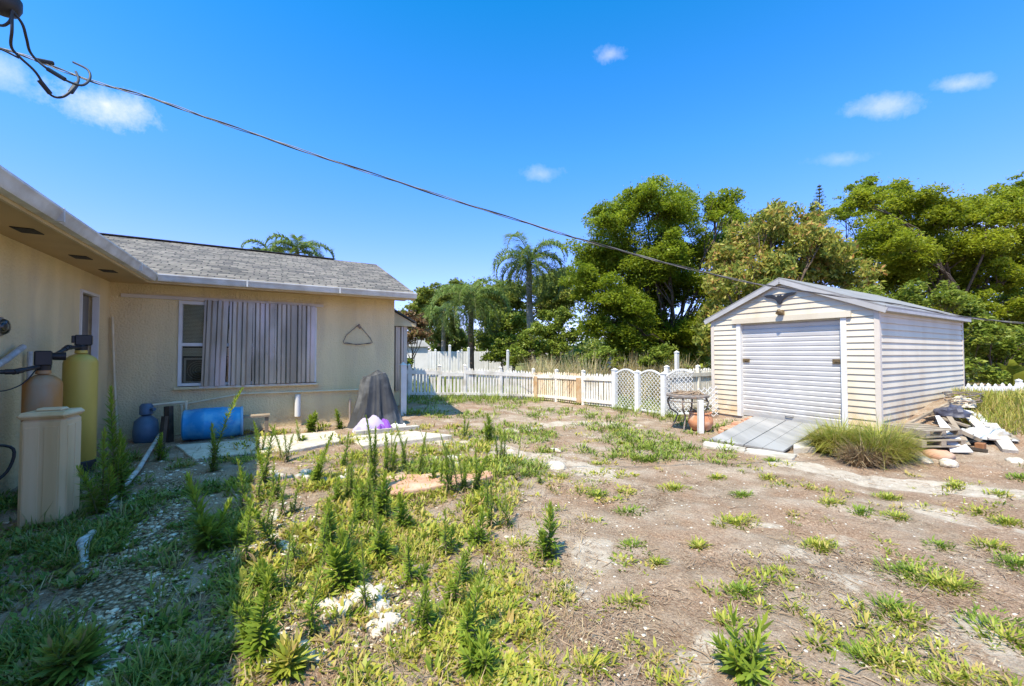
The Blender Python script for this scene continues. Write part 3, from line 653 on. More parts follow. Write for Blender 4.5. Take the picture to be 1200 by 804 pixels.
# pipes
def pipe(name, label, pts, r, mt, cat='pipe', fit=True, group=None):
    b = MB(); P = [Vector(p) for p in pts]
    for a, c in zip(P[:-1], P[1:]): b.tube([a, c], r, 10)
    if fit:
        for p, q, s in zip(P[:-2], P[1:-1], P[2:]):
            d1 = (p - q).normalized(); d2 = (s - q).normalized(); b.tube([q + d1 * r * 3, q - d1 * r, ], r * 1.3, 10); b.tube([q + d2 * r * 3, q - d2 * r], r * 1.28, 10)
    o = b.build(name, mt, None, 40); tag(o, label, cat, group); return o
lh = loc_house
zy = gy_ + 1.53; zr = gr_ + 1.36
pipe('connecting_pipe', 'black pipe joining the valves of the two tanks', [lh(.37, -2.46, zy + .01), lh(.36, -2.75, zy), lh(.32, -3.04, zr + .06)], .022, M['dark'])
pipe('valve_pipe', 'black pipe with fittings leaving the rusty tank towards the wall', [lh(.28, -3.2, zr - .04), lh(.2, -3.42, zr - .08), lh(.06, -3.5, zr - .08)], .022, M['dark'])
pipe('drain_pipe', 'pale grey pvc pipe rising along the wall behind the rusty tank', [lh(.06, -3.7, 1.18), lh(.06, -3.25, 1.32), lh(.06, -2.9, 1.47)], .03, M['pvcw'], fit=False)
pipe('riser_pipe', 'short white upright pvc pipe between the two tanks', [lh(.05, -2.72, .3), lh(.05, -2.72, 1.42)], .022, M['pvcw'], fit=False)
pipe('leaning_pipe', 'long light grey pipe leaning against the wall at left edge', [lh(.30, -4.05, gzh(.3, -4.05)), lh(.05, -3.78, 1.16)], .018, M['galv'], fit=False)
def cord(name, label, pts, r, mt, cat='hose'):
    P = [Vector(p) for p in pts]; out = []
    for i in range(len(P) - 1):
        p0, p1, p2, p3 = P[max(i - 1, 0)], P[i], P[i + 1], P[min(i + 2, len(P) - 1)]
        for t in (0, .2, .4, .6, .8):
            out.append(.5 * (2 * p1 + (p2 - p0) * t + (2 * p0 - 5 * p1 + 4 * p2 - p3) * t * t + (3 * p1 - p0 - 3 * p2 + p3) * t**3))
    out.append(P[-1]); o = MB().tube(out, r, 7).build(name, mt, None, 60)
    if label: tag(o, label, cat)
    return o
cord('power_cord', 'thin dark cord hanging from the wall to the rusty tank valve', [lh(.02, -3.9, 1.22), lh(.12, -3.6, 1.04), lh(.2, -3.3, 1.08), lh(.28, -3.16, zr - .02)], .006, M['dark'], 'cord')
cord('garden_hose', 'black hose looping down beside the cream bin at left', [lh(.04, -3.95, .52), lh(.18, -3.82, .56), lh(.32, -3.74, .5), lh(.3, -3.78, .3), lh(.2, -3.9, .2), lh(.16, -3.95, .34), lh(.1, -4.0, .5)], .013, M['dark'])
cord('conduit', 'thin beige pole leaning in the corner between the two walls', [lh(.16, -.06, -.05), lh(.1, -.05, .9), lh(.05, -.04, 2.02)], .018, M['pvc'], 'pole')
# well pump tank, posts, pipes in the corner
wp = thing('pressure_tank', 'blue-grey pressure tank hidden behind tall weeds in the house corner', 'pressure tank', lh(.62, -.55, gzh(.62, -.55)), 0)
MB().lathe([(.13, 0), (.16, .04), (.17, .2), (.15, .36), (.08, .43), (.05, .45)], 24).build('tank_body', M['bluegrey'], wp, 60)
MB().lathe([(.05, .44), (.09, .47), (.09, .6), (.06, .64)], 16).tube([(.05, 0, .55), (.15, -.02, .55)], .03).build('pump_head', M['bluegrey'], wp, 50)
pipe('supply_pipe', 'beige pvc pipe from the blue tank, bending down behind the dark post', [lh(.66, -.5, .53), lh(1.0, -.45, .55), lh(1.12, -.45, .55), lh(1.12, -.45, .02)], .02, M['pvc'])
pipe('wall_pipe', 'long beige pvc pipe running along the house wall below the window', [lh(1.02, -.10, -.05), lh(1.0, -.06, .47), lh(1.9, -.04, .62), lh(4.35, -.04, .60)], .017, M['pvc'])
pipe('white_stub', 'short thick white pipe standing against the wall under the panels', [lh(2.86, -.1, .12), lh(2.86, -.1, .56)], .055, M['vinylw'], fit=False)
pipe('spigot_pipe', 'small grey standpipe at the wall left of the covered grill', [lh(3.86, -.09, -.1), lh(3.86, -.09, .42)], .022, M['galv'], fit=False)
def post(name, label, a, b_, w, mt):
    o = MB().bar(a, b_, w, w).build(name, mt); tag(o, label, 'post'); return o
post('wooden_post', 'short dark wooden post under the beige pipe', lh(.95, -.72, gzh(.95, -.72) - .1), lh(.93, -.7, .52), .09, M['darkwood'])
post('wooden_post', 'thinner grey wooden stake leaning right of the dark post', G(188, 530, -.05), G(188, 530) + Vector((-.03, .1, .52)), .06, M['darkwood'])
pipe('ground_pipe', 'white pvc pipe lying among weeds from the corner to the tanks', [G(189, 514, .12), G(162, 556, .06), G(124, 598, .03)], .026, M['pvcw'], fit=False)
pipe('leaning_white_pipe', 'white pvc pipe leaning up to the blue tank', [G(122, 515, .05), G(122, 515) + Vector((.25, .75, .42))], .024, M['pvc'], fit=False)
pipe('pipe_elbow', 'white pvc elbow poking out of the weeds in front of the bin', [G(108, 632, .05), G(97, 645, .06), G(100, 668, -.03)], .026, M['pvcw'])
# blue barrel
br = thing('plastic_barrel', 'bright blue plastic barrel lying on its side at the house wall', 'barrel', G(250, 514), A + R(4))
RX = Matrix.Translation((0, 0, .27)) @ Matrix.Rotation(math.pi / 2, 4, 'Y')
rr_ = .26
pr = [(.02, -.42), (rr_ * .9, -.42), (rr_ * .97, -.40), (rr_ * .97, -.30), (rr_, -.29), (rr_ * 1.03, -.14), (rr_ * 1.04, -.13), (rr_ * 1.04, -.11), (rr_ * 1.03, -.10), (rr_ * 1.03, .10), (rr_ * 1.04, .11), (rr_ * 1.04, .13), (rr_ * 1.03, .14), (rr_, .29), (rr_ * .97, .31), (rr_ * .97, .40), (rr_ * .93, .42), (.02, .42)]
MB().lathe(pr, 32, (0, 0, 0), RX).build('barrel_body', M['blue'], br, 40)
MB().lathe([(rr_ * .99, .385), (rr_ * 1.0, .39), (rr_ * 1.0, .415), (rr_ * .9, .425), (rr_ * .88, .4215)], 32, (0, 0, 0), RX).build('rim', mat('pale_blue_rim', (.22, .42, .6), (.16, .34, .52), 4, .4), br, 40)
st = thing('low_stand', 'small brown wooden stand right of the blue barrel', 'stand', G(295, 508), A)
MB().box(-.2, -.14, .3, .28, .14, .33).build('top', M['wood'], st)
MB().box(.2, -.12, 0, .26, -.06, .3).box(-.18, -.12, 0, -.12, -.06, .3).box(.2, .08, 0, .26, .13, .3).build('leg', M['wood'], st)
# box fan seen in the window
fn = thing('box_fan', 'square white box fan standing inside the window', 'fan', lh(1.4, .11, 0), A); fn.location = lh(1.22, .10, 1.08)
MB().box(-.22, -.02, -.23, .22, .03, -.20).box(-.22, -.02, .20, .22, .03, .23).box(-.22, -.02, -.2, -.19, .03, .2).box(.19, -.02, -.2, .22, .03, .2).build('frame', M['trim'], fn)
b = MB(); RXX = Matrix.Rotation(math.pi / 2, 4, 'X')
for rr2 in (.05, .09, .13, .17):
    b.tube([(rr2 * math.cos(a), 0, rr2 * math.sin(a)) for a in np.linspace(0, 2 * math.pi, 25)], .003, 5)
b.build('grille', M['galv'], fn); MB().box(-.19, .02, -.2, .19, .026, .2).build('back_panel', M['slate'], fn)
# wire hanger on the wall
def wp_(x, z): return lh(x, -.03, z)
wz = 1.62
b = MB(); b.tube([wp_(4.05, wz + .42), wp_(3.98, wz + .36), wp_(3.78, wz + .17), wp_(3.72, wz + .03), wp_(3.74, wz - .01), wp_(4.0, wz - .02), wp_(4.28, wz - .005), wp_(4.33, wz + .02), wp_(4.28, wz + .12), wp_(4.13, wz + .30), wp_(4.06, wz + .38)], .008, 6)
b.tube([wp_(4.05, wz + .42), wp_(4.03, wz + .37), wp_(4.07, wz + .33)], .02, 6).tube([wp_(3.76, wz + .02), lh(4.0, -.12, wz - .04), wp_(4.3, wz + .02)], .006, 6)
tag(b.build('wire_hanger', M['iron'], None, 60), 'rusty bent wire hoop hanging on the bare stretch of wall', 'wire hanger')
# covered grill
gp = G(438, 500); gl_ = thing('covered_grill', 'barbecue under a wrinkled dark grey cover at the house corner', 'grill', gp, A)
nseg = 110; rings = []
def cover_r(a, f):
    c, s_ = abs(math.cos(a)), abs(math.sin(a)); w, d = (.235 + .30 * f**1.5), (.19 + .17 * f**1.4)
    e = 3.2; r_ = 1 / ((c / w)**e + (s_ / d)**e)**(1 / e)
    return r_ * (1 + (.25 + f) * (.16 * (.5 - abs(math.sin(4.5 * a + 1.2 * f))) + .09 * (.5 - abs(math.sin(8 * a + 2 * f + 1)))) + .02 * math.sin(5 * a))
vs = []; fs = []; K = 18
for i in range(K + 1):
    f = i / K
    for j in range(nseg):
        a = 2 * math.pi * j / nseg; r_ = cover_r(a, f) * (1 if i > 3 else (.3, .62, .84, .95)[i])
        zz = 1.07 - 1.05 * max(0, (i - 1.6) / (K - 1.6)) - (0, .01, .0)[min(i, 2)] + (.035 * math.sin(7 * a + 1) * f if i > 10 else 0) - (.02 if i == 1 else 0) + (.02 if i == 0 else 0) + .05 * math.cos(a) * (1 - f)
        vs.append((r_ * math.cos(a) + .05 * f, r_ * math.sin(a), max(zz, .012)))
for i in range(K):
    for j in range(nseg): fs.append((i * nseg + j, (i + 1) * nseg + j, (i + 1) * nseg + (j + 1) % nseg, i * nseg + (j + 1) % nseg))
fs.append(tuple(range(nseg)))
MB().add(vs, fs).build('cover', M['tarp'], gl_, 28)
def cloth(px, py, w, d, h, label, mt, rot, seed, name='folded_cloth'):
    c = G(px, py); b = MB(); n = 18; vs = []; rnd = random.Random(seed); ph = [rnd.uniform(0, 6) for _ in range(4)]
    for i in range(n + 1):
        for j in range(n + 1):
            u_, v_ = i / n * 2 - 1, j / n * 2 - 1
            e = max(0, 1 - max(abs(u_), abs(v_))**3)
            z = h * e * (.75 + .25 * math.sin(3 * u_ + ph[0] + 2 * v_)) + .035 * e * math.sin(11 * u_ + ph[1] + 3 * v_)
            vs.append((u_ * w / 2 * (1 + .08 * math.sin(4 * v_ + ph[2])), v_ * d / 2 * (1 + .08 * math.sin(5 * u_ + ph[3])), z + .0))
    q = [(i * (n + 1) + j, (i + 1) * (n + 1) + j, (i + 1) * (n + 1) + j + 1, i * (n + 1) + j + 1) for i in range(n) for j in range(n)]
    q.append(tuple([i * (n + 1) for i in range(n + 1)] + [n * (n + 1) + j for j in range(1, n + 1)] + [i * (n + 1) + n for i in range(n - 1, -1, -1)] + [j for j in range(n - 1, 0, -1)]))
    o = b.add(vs, q).build(name, mt, None, 70); o.location = c; o.rotation_euler = (0, 0, rot); tag(o, label, 'cloth'); return o
cloth(434, 505, .62, .34, .27, 'pale lilac sheet bunched in front of the grill cover', M['lilac'], A - .2, 1)
cloth(449, 506, .32, .3, .25, 'deep purple cloth beside the pale lilac sheet', M['purple'], A + .2, 2)
cloth(466, 503, .42, .26, .12, 'small white padded cloth right of the purple cloth', M['white'], A, 5)
b = MB(); p, q = G(416, 510, .02), G(490, 503, .02); d = (q - p); nbk = 8
for k in range(nbk):
    a_ = p + d * (k / nbk); c_ = p + d * ((k + .96) / nbk); o = MB().bar(a_, c_, .14, .11).build('edging_block', M['concrete']); tag(o, 'grey edging block in the short row before the covered grill', 'block', 'edging blocks in front of the grill')
# slabs of the old patio
flat_slab([(205, 524), (300, 516), (330, 530), (228, 540)], 'patio_slab', .1, M['coral'], 'long pale slab in front of the blue barrel', 'paving slab', .025)
flat_slab([(296, 516), (392, 507), (400, 520), (332, 533)], 'patio_slab', .1, M['coral'], 'pale weathered slab right of the barrel below the white pipe stub', 'paving slab', .03)
flat_slab([(402, 513), (486, 508), (530, 515), (425, 526)], 'patio_slab', .1, M['coral'], 'pale slab directly in front of the edging blocks', 'paving slab', .022)
flat_slab([(450, 562), (515, 559), (521, 575), (454, 585)], 'brick_paver', .1, M['brick'], 'reddish paver slab half buried among tall weeds', 'paver', .04)
flat_slab([(515, 562), (572, 556), (578, 563), (522, 575)], 'brick_paver', .09, M['brick'], 'smaller reddish paver slab touching the larger one on its right', 'paver', .03)

# ================================================================== TABLE, POT
tb = thing('garden_table', 'round weathered metal table with curved legs beside the shed', 'table', G(806, 503), A)
MB().lathe([(.4, .70), (.43, .705), (.43, .74), (.40, .755), (.02, .76)], 32).build('table_top', M['iron'], tb, 40)
b = MB(); 
for k in range(14):
    a = k * .45; b.tube([(.32 * math.cos(a), .32 * math.sin(a), .765), (.25 * math.cos(a + .8), .25 * math.sin(a + .8), .79 + .02 * (k % 3)), (.12 * math.cos(a + 1.4), .12 * math.sin(a + 1.4), .77)], .012, 5)
b.build('dry_vines', M['twig'], tb)
for k in range(4):
    a = k * math.pi / 2 + .4; c, s_ = math.cos(a), math.sin(a)
    MB().tube([(.36 * c, .36 * s_, .70), (.42 * c, .42 * s_, .6), (.36 * c, .36 * s_, .42), (.2 * c, .2 * s_, .32), (.26 * c, .26 * s_, .15), (.36 * c, .36 * s_, .0)], .018, 7).build('leg', M['iron'], tb, 60)
b = MB(); b.tube([(.4 * math.cos(a), .4 * math.sin(a), .62) for a in np.linspace(0, 6.283, 30)], .012, 6); b.build('ring', M['iron'], tb, 60)
o = MB().box(-.05, -.05, 0, .05, .05, .68, b=.006).build('white_post', M['white']); o.location = G(806, 505) - V * .30; tag(o, 'short square white post standing under the round table', 'post')
pt = thing('flower_pot', 'round terracotta pot with dead plant beside the weathered table', 'flower pot', G(821, 505), 0)
MB().lathe([(.12, 0), (.2, .06), (.245, .16), (.245, .24), (.21, .33), (.2, .37), (.225, .375), (.225, .40), (.18, .40), (.17, .34), (.02, .33)], 30).build('pot', M['terracotta'], pt, 40)
b = MB(); rnd = random.Random(5)
for k in range(26):
    a = rnd.uniform(0, 6.28); l = rnd.uniform(.12, .3); b.tube([(.05 * math.cos(a), .05 * math.sin(a), .33), (.6 * l * math.cos(a), .6 * l * math.sin(a), .42), (l * math.cos(a + .3), l * math.sin(a + .3), .36 + rnd.uniform(0, .16))], .006, 4)
b.build('dead_plant', M['twig'], pt)

# ================================================================== FENCES
def post_at(par, p, w, h, cap=True, name='post', mt=None, rz=A):
    b = MB(); Mr = Matrix.Translation(p) @ Matrix.Rotation(rz, 4, 'Z'); b.box(-w / 2, -w / 2, -.3, w / 2, w / 2, h, Mr)
    if cap:
        t = w * .62; b.add([Mr @ Vector(v) for v in ((-t, -t, h), (t, -t, h), (t, t, h), (-t, t, h), (0, 0, h + w * .5))], [(3, 2, 1, 0), (0, 1, 4), (1, 2, 4), (2, 3, 4), (3, 0, 4)])
    return b.build(name, mt or M['fence'], par)
def picket_run(fn, a, b_, npan, hgt, mt, sp=.096, pw=.072, rail=.13, seed=0, posts=True, gzf=None, rust=()):
    a, b_ = Vector(a), Vector(b_); d = b_ - a; d.z = 0; Ltot = d.length; dn = d.normalized(); nrm = Vector((dn.y, -dn.x, 0)); rnd = random.Random(seed)
    if nrm.dot(Vector((0, 1, 0))) > 0: nrm = -nrm
    zf = gzf or (lambda x, y: float(gz(x, y)))
    for k in range(npan):
        s0, s1 = Ltot * k / npan, Ltot * (k + 1) / npan
        p0, p1 = a + dn * s0, a + dn * s1; z0, z1 = zf(p0.x, p0.y), zf(p1.x, p1.y); tilt = rnd.uniform(-.02, .02)
        pm = MB(); n = max(2, int((s1 - s0 - .1) / sp))
        for i in range(n):
            t = (i + .6) / n; p = p0.lerp(p1, t); z = z0 + (z1 - z0) * t; h = hgt + .05 + rnd.uniform(-.02, .02) + tilt * (t - .5)
            w = pw / 2; q = p; lean = rnd.uniform(-.018, .018)
            A_ = q - dn * w; B_ = q + dn * w; tk = nrm * .018
            top = Vector((0, 0, z + h)); bot = Vector((0, 0, z + .04)); ln = dn * lean
            vs = [A_ + bot, B_ + bot, B_ + ln + top - Vector((0, 0, .05)), q + ln + top, A_ + ln + top - Vector((0, 0, .05))]
            vs = [v + tk for v in vs] + [v for v in vs]
            pm.add(vs, [(0, 1, 2, 3, 4), (9, 8, 7, 6, 5)] + [(j, j + 5, (j + 1) % 5 + 5, (j + 1) % 5) for j in range(5)])
        pm.build('picket_panel', M['fencerust'] if k in rust else mt, fn)
        for zz, hh in ((hgt - .17, rail), (.12, .09)):
            rm = MB(); rm.bar(p0 + nrm * .036 + Vector((0, 0, z0 + zz + hh / 2)), p1 + nrm * .036 + Vector((0, 0, z1 + zz + hh / 2)), .03, hh); rm.build('rail', mt, fn)
        if posts: post_at(fn, p0 + Vector((0, 0, z0)), .095, hgt + .12, mt=mt, rz=math.atan2(dn.y, dn.x))
    if posts: post_at(fn, b_ + Vector((0, 0, zf(b_.x, b_.y))), .095, hgt + .12, mt=mt, rz=math.atan2(dn.y, dn.x))
FA = Vector((-4.3, 12.95, 0)); FB = Vector((.8, 15.2, 0)); FC = Vector((3.06, 12.1, 0)); FD = Vector((3.97, 10.6, 0)); FE = Vector((4.42, 9.92, 0))
FG0 = FA.lerp(FB, .36); FG1 = FA.lerp(FB, .52)
f1 = thing('picket_fence', 'white picket fence section between house corner and gate', 'fence', (0, 0, 0)); picket_run(f1, FA, FG0, 2, .98, M['fence'], seed=1)
f2 = thing('fence_gate', 'lower white picket gate in the back fence with open gap below', 'gate', (0, 0, 0)); picket_run(f2, FG0 + (FB - FA).normalized() * .06, FG1 - (FB - FA).normalized() * .06, 1, .93, M['fence'], seed=2, posts=False)
f3 = thing('picket_fence', 'white picket fence section from gate to the far corner post', 'fence', (0, 0, 0)); picket_run(f3, FG1, FB, 2, 1.02, M['fence'], seed=3)
f4 = thing('picket_fence', 'rust stained picket fence running from far corner towards the lattice', 'fence', (0, 0, 0)); picket_run(f4, FB, FC, 3, .98, M['fence'], seed=4, rust=(0, 1), sp=.092)
nr = (FC - FB).normalized(); nn = Vector((-abs(nr.y), -abs(nr.x) * .4, 0)).normalized()
for s, w in ((.03, .18), (.60, .2)):
    p = FB.lerp(FC, s) + Vector((-.05, -.045, 0)); q = p + nr * w
    MB().bar(p + Vector((0, 0, float(gz(p.x, p.y)) + .48)), q + Vector((0, 0, float(gz(q.x, q.y)) + .48)), .02, .8).build('rusty_board', M['rust'], f4)
def lattice(fn, a, b_, h, arch, mt, sp=.085, frame=True):
    a, b_ = Vector(a), Vector(b_); d = b_ - a; Lh = Vector((d.x, d.y, 0)).length; dn = Vector((d.x, d.y, 0)).normalized(); nrm = Vector((dn.y, -dn.x, 0))
    z0 = float(gz(a.x, a.y)) + .05; z1 = float(gz(b_.x, b_.y)) + .05
    top = lambda s: h + arch * math.sin(math.pi * s / Lh)
    P = lambda s, z, o=0: a + dn * s + nrm * o + Vector((0, 0, z0 + (z1 - z0) * s / Lh + z - a.z))
    b = MB(); bw = .016
    for sg in (1, -1):
        c = -h - .2
        while c < Lh + h + .2:
            # line s = c + sg*z : clip numerically
            pts = [(c + sg * z, z) for z in np.linspace(.0, h + arch, 60)]; pts = [q for q in pts if 0 <= q[0] <= Lh and q[1] <= top(min(max(q[0], 0), Lh))]
            if len(pts) > 2: b.bar(P(*pts[0], .006 * sg), P(*pts[-1], .006 * sg), bw * 1.6, .009, nrm) if False else b.add(*_strip(P(*pts[0], .006 * sg), P(*pts[-1], .006 * sg), nrm, .0125, .008))
            c += sp * 1.414
    b.build('lattice', mt, fn)
    if frame:
        f = MB(); ss = np.linspace(0, Lh, 13)
        for s0, s1 in zip(ss[:-1], ss[1:]): f.add(*_strip(P(s0, top(s0) + .01), P(s1, top(s1) + .01), nrm, .045, .035))
        f.add(*_strip(P(0, .02), P(Lh, .02), nrm, .05, .035)); f.build('frame', mt, fn)
def _strip(p, q, nrm, w, th):
    d = (q - p).normalized(); s = d.cross(nrm).normalized() * w / 2; t = nrm * th / 2
    vs = [p - s - t, p + s - t, p + s + t, p - s + t, q - s - t, q + s - t, q + s + t, q - s + t]
    return vs, [(3, 2, 1, 0), (4, 5, 6, 7), (0, 1, 5, 4), (1, 2, 6, 5), (2, 3, 7, 6), (3, 0, 4, 7)]
LP = [FC, FC.lerp(FD, .5), FD, FE + Vector((.05, -.05, 0))]
lbl = ['white lattice panel with arched top, farthest left of the three', 'middle arched white lattice panel of the three', 'arched white lattice panel behind the round weathered table']
for i in range(3):
    f = thing('lattice_fence', lbl[i], 'lattice panel', LP[i], 0); f.location = (0, 0, 0)
    lattice(f, LP[i] + nr * .07, LP[i + 1] - nr * .07, .99, .12, M['vinylw'])
    pp = LP[i]; post_at(f, Vector((pp.x, pp.y, float(gz(pp.x, pp.y)))), .13, 1.1 if i else 1.14, mt=M['vinylw'])
f = thing('lattice_offcut', 'low slanting white lattice piece leaning on the shed corner', 'lattice panel'); 
a_, b__ = G(818, 492), G(842, 490); lattice(f, Vector((a_.x, a_.y, 0)), Vector((b__.x, b__.y, 0)), .68, 0.0, M['vinylw'], frame=False)
f5 = thing('picket_fence', 'white picket fence disappearing behind the left side of the shed', 'fence'); picket_run(f5, Vector((4.1, 10.75, 0)), Vector((6.6, 12.6, 0)), 2, 1.16, M['fence'], seed=6, rail=.11)
f6 = thing('picket_fence', 'low round-top white picket fence behind the grassy mound at right', 'fence'); picket_run(f6, Vector((10.2, 11.3, 0)), Vector((18.5, 11.7, 0)), 4, .93, M['vinylw'], sp=.185, pw=.10, seed=7, gzf=lambda x, y: -.42)
def lone_post(px, pyt, Y, w, label, h2=None, name='white_post'):
    p = atY(px, pyt, Y); z0 = float(gz(p.x, p.y)); b = MB(); b.box(-w / 2, -w / 2, -.3, w / 2, w / 2, p.z - z0, Matrix.Translation((0, 0, 0)))
    t = w * .65; h = p.z - z0; b.add([(-t, -t, h), (t, -t, h), (t, t, h), (-t, t, h), (0, 0, h + w * .6)], [(3, 2, 1, 0), (0, 1, 4), (1, 2, 4), (2, 3, 4), (3, 0, 4)])
    o = b.build(name, M['white']); o.location = (p.x, p.y, z0); o.rotation_euler = (0, 0, A); tag(o, label, 'post'); return o
lone_post(793, 413, 13.0, .1, 'tall white post rising behind the arched lattice panels')
b = MB(); b.box(-.28, -.02, -.07, .05, .02, .07); 
for px_, pt_, l in ((475, 402, 'thin white post just right of the porch, by the far white shed'), (527, 405, 'tall white post left of the dark palm trunk behind the fence'), (549, 408, 'white post beside the dark palm trunk, behind the gate'), (537, 412, 'slim white post between the two taller posts at the gate'), (595, 411, 'solitary white post behind the fence in front of bushes')):
    lone_post(px_, pt_, 17.5, .085, l)
o = lone_post(472.5, 428, 9.7, .13, 'square white post standing close behind the covered grill')
pb = thing('garden_finial', 'thin pole strung with pale balls beyond the fence', 'garden ornament', atY(714, 434, 15.5)); pb.location.z = -.3
b = MB(); b.tube([(0, 0, 0), (0, 0, 1.6)], .02, 6); b.build('pole', M['terracotta'], pb)
b = MB()
for k, z in enumerate((1.18, 1.33, 1.46, 1.57)): b.lathe([(.01, -.06), (.06, -.04), (.075, 0), (.06, .04), (.01, .06)], 10, (0, 0, z))
b.build('ball_string', M['trim'], pb, 60)
bx_ = MB().box(-.25, -.16, 0, .25, .16, .36, b=.02).box(-.27, -.18, .34, .27, .18, .40, b=.01).build('storage_box', M['darkwood']); bx_.location = G(631, 468); bx_.rotation_euler = (0, 0, A); tag(bx_, 'small dark brown box on the ground at the far fence corner', 'box')
# far vinyl fence, small white outbuilding, distant houses
vf = thing('vinyl_fence', 'solid white vinyl privacy fence in the neighbouring garden', 'fence', (0, 0, 0))
for k in range(6):
    a_ = Vector((-9.6 + k * 1.6, 24.5 + k * .3, -.34)); b__ = a_ + Vector((1.6, .3, 0)); 
    m_ = MB(); m_.bar(a_ + Vector((0, 0, .98)), b__ + Vector((0, 0, .98)), .04, 1.75); 
    for i in range(10): q = a_.lerp(b__, (i + .5) / 10); m_.bar(q + Vector((0, -.03, .12)), q + Vector((0, -.03, 1.82)), .02, .012, (1, 0, 0))
    m_.build('board_panel', M['vinylw'], vf); post_at(vf, a_, .13, 1.95, mt=M['vinylw'], rz=.18)
ob = thing('small_outbuilding', 'little white outbuilding with low hipped roof beyond the fence', 'outbuilding', atY(487, 412, 22), .2); ob.location.z = -.35
MB().box(-.65, -.6, 0, .65, .6, 2.1).box(-.35, -.63, .0, -.05, -.6, 1.7).build('wall', M['vinylw'], ob)
MB().add([(-.8, -.75, 2.1), (.8, -.75, 2.1), (.8, .75, 2.1), (-.8, .75, 2.1), (-.35, 0, 2.5), (.35, 0, 2.5)], [(3, 2, 1, 0), (0, 1, 5, 4), (1, 2, 5), (2, 3, 4, 5), (3, 0, 4)]).build('roof', M['rooftop'], ob)
def far_house(px, Y, w, h, label, wall, roof):
    p = atY(px, 414, Y); o = thing('far_house', label, 'house', (p.x, p.y, -.4), .1)
    MB().box(-w / 2, -3, 0, w / 2, 3, h).build('wall', wall, o)
    MB().add([(-w / 2 - .4, -3.5, h), (w / 2 + .4, -3.5, h), (w / 2 + .4, 3.5, h), (-w / 2 - .4, 3.5, h), (-w / 2 + 2.5, 0, h + 1.5), (w / 2 - 2.5, 0, h + 1.5)], [(3, 2, 1, 0), (0, 1, 5, 4), (1, 2, 5), (2, 3, 4, 5), (3, 0, 4)]).build('roof', roof, o)
    for k in range(3): MB().box(-w / 2 + 1 + k * w / 3.4, -3.06, .9, -w / 2 + 2.1 + k * w / 3.4, -3.0, 2.0).build('window', M['slate'], o)
far_house(700, 60, 9, 2.6, 'distant house with pale blue-grey roof glimpsed between shrubs and tree', M['trim'], mat('pale_blue_roof', (.42, .47, .55), (.36, .4, .48), 3, .6))

# ================================================================== DEBRIS PILE
def place_board(a, b_, w, th, mt, label, cat='board', name='board', up=(0, 0, 1), taper=None):
    o = MB()
    if taper:
        a, b_ = Vector(a), Vector(b_); d = (b_ - a).normalized(); s = d.cross(Vector(up)).normalized(); n = s.cross(d)
        vs = [a - s * w / 2, a + s * w / 2, b_ + s * taper / 2, b_ - s * taper / 2]; o.add(vs + [v + n * th for v in vs], [(3, 2, 1, 0), (4, 5, 6, 7), (0, 1, 5, 4), (1, 2, 6, 5), (2, 3, 7, 6), (3, 0, 4, 7)])
    else: o.bar(a, b_, w, th, up)
    o = o.build(name, mt); tag(o, label, cat); return o
for k, (px_, py_, dz, rz, lab) in enumerate(((1083, 520, .02, -.5, 'bottom grey wooden pallet of the debris pile'), (1081, 518, .15, -.35, 'upper grey wooden pallet of the debris pile, slightly skewed'))):
    p = thing('pallet', lab, 'pallet', G(px_, py_, dz), A + rz)
    for i in range(5): MB().box(-.36, -.3 + i * .135, .085, .36, -.21 + i * .135, .10).build('slat', M['wood'], p)
    for i in range(3): MB().box(-.36 + i * .32, -.3, .012, -.28 + i * .32, .33, .083).build('bearer', M['wood'], p)
    for i in range(2): MB().box(-.36, -.3 + i * .5, -.01, .36, -.21 + i * .5, .01).build('slat', M['wood'], p)
def yb(px, py): return G(px, py).y
Yp = yb(1126, 534)
place_board(G(1127, 533, .03), atY(1098, 488, Yp + .55), .26, .02, M['white'], 'long tapered white board leaning down from the pallets', up=(-.5, -1, .6), taper=.05)
place_board(G(1166, 524, .12), atY(1130, 484, Yp + 1.0), .13, .03, M['trim'], 'upper of the two long white boards sloping to the right')
place_board(G(1178, 527, .08), atY(1142, 484, Yp + 1.1), .11, .03, M['pvcw'], 'lower grimy white board beside the upper one')
place_board(atY(1118, 479, Yp + 1.05), atY(1140, 483, Yp + .9), .2, .02, M['white'], 'short white board lying across the top of the pile')
place_board(G(1056, 508, .1), atY(1128, 464, Yp + 1.5), .04, .035, M['wood'], 'thin brown pole propped diagonally against the shed side', 'pole', 'pole')
place_board(G(1184, 531, .02), G(1160, 508, .15), .16, .07, M['concrete'], 'grey beam end at the right foot of the pile', 'beam', 'beam')
place_board(atY(1104, 490, Yp + .8), atY(1136, 500, Yp + .5), .09, .03, M['wood'], 'brown board end sticking out between tapered board and tarpaulin')
place_board(G(1098, 522, .1), atY(1130, 506, Yp + .6), .08, .03, M['darkwood'], 'dark wet board lying level behind the tapered white board')
place_board(atY(1086, 486, Yp + 1.1), atY(1136, 470, Yp + 1.25), .12, .035, M['wood'], 'wide grey plank at the very back of the pile by the siding')
place_board(G(1134, 526, .05), atY(1112, 489, Yp + .75), .07, .04, M['wood'], 'rough brown stick standing beside the tapered white board')
place_board(G(1158, 531, .03), G(1120, 526, .05), .07, .04, M['darkwood'], 'short dark offcut on the ground before the rusty box')
place_board(atY(1110, 498, Yp + .5), G(1150, 524, .1), .06, .05, M['wood'], 'brown batten slanting under the long white boards')
place_board(G(1190, 520, .05), atY(1158, 492, Yp + 1.0), .1, .03, M['wood'], 'brown board on the far right side of the pile')
def blob(name, label, cat, c, rx, ry, rz, mt, seed, rot=0):
    o = MB().rock((0, 0, 0), rx, ry, rz, seed, rot).build(name, mt, None, 80); o.location = c; tag(o, label, cat); return o
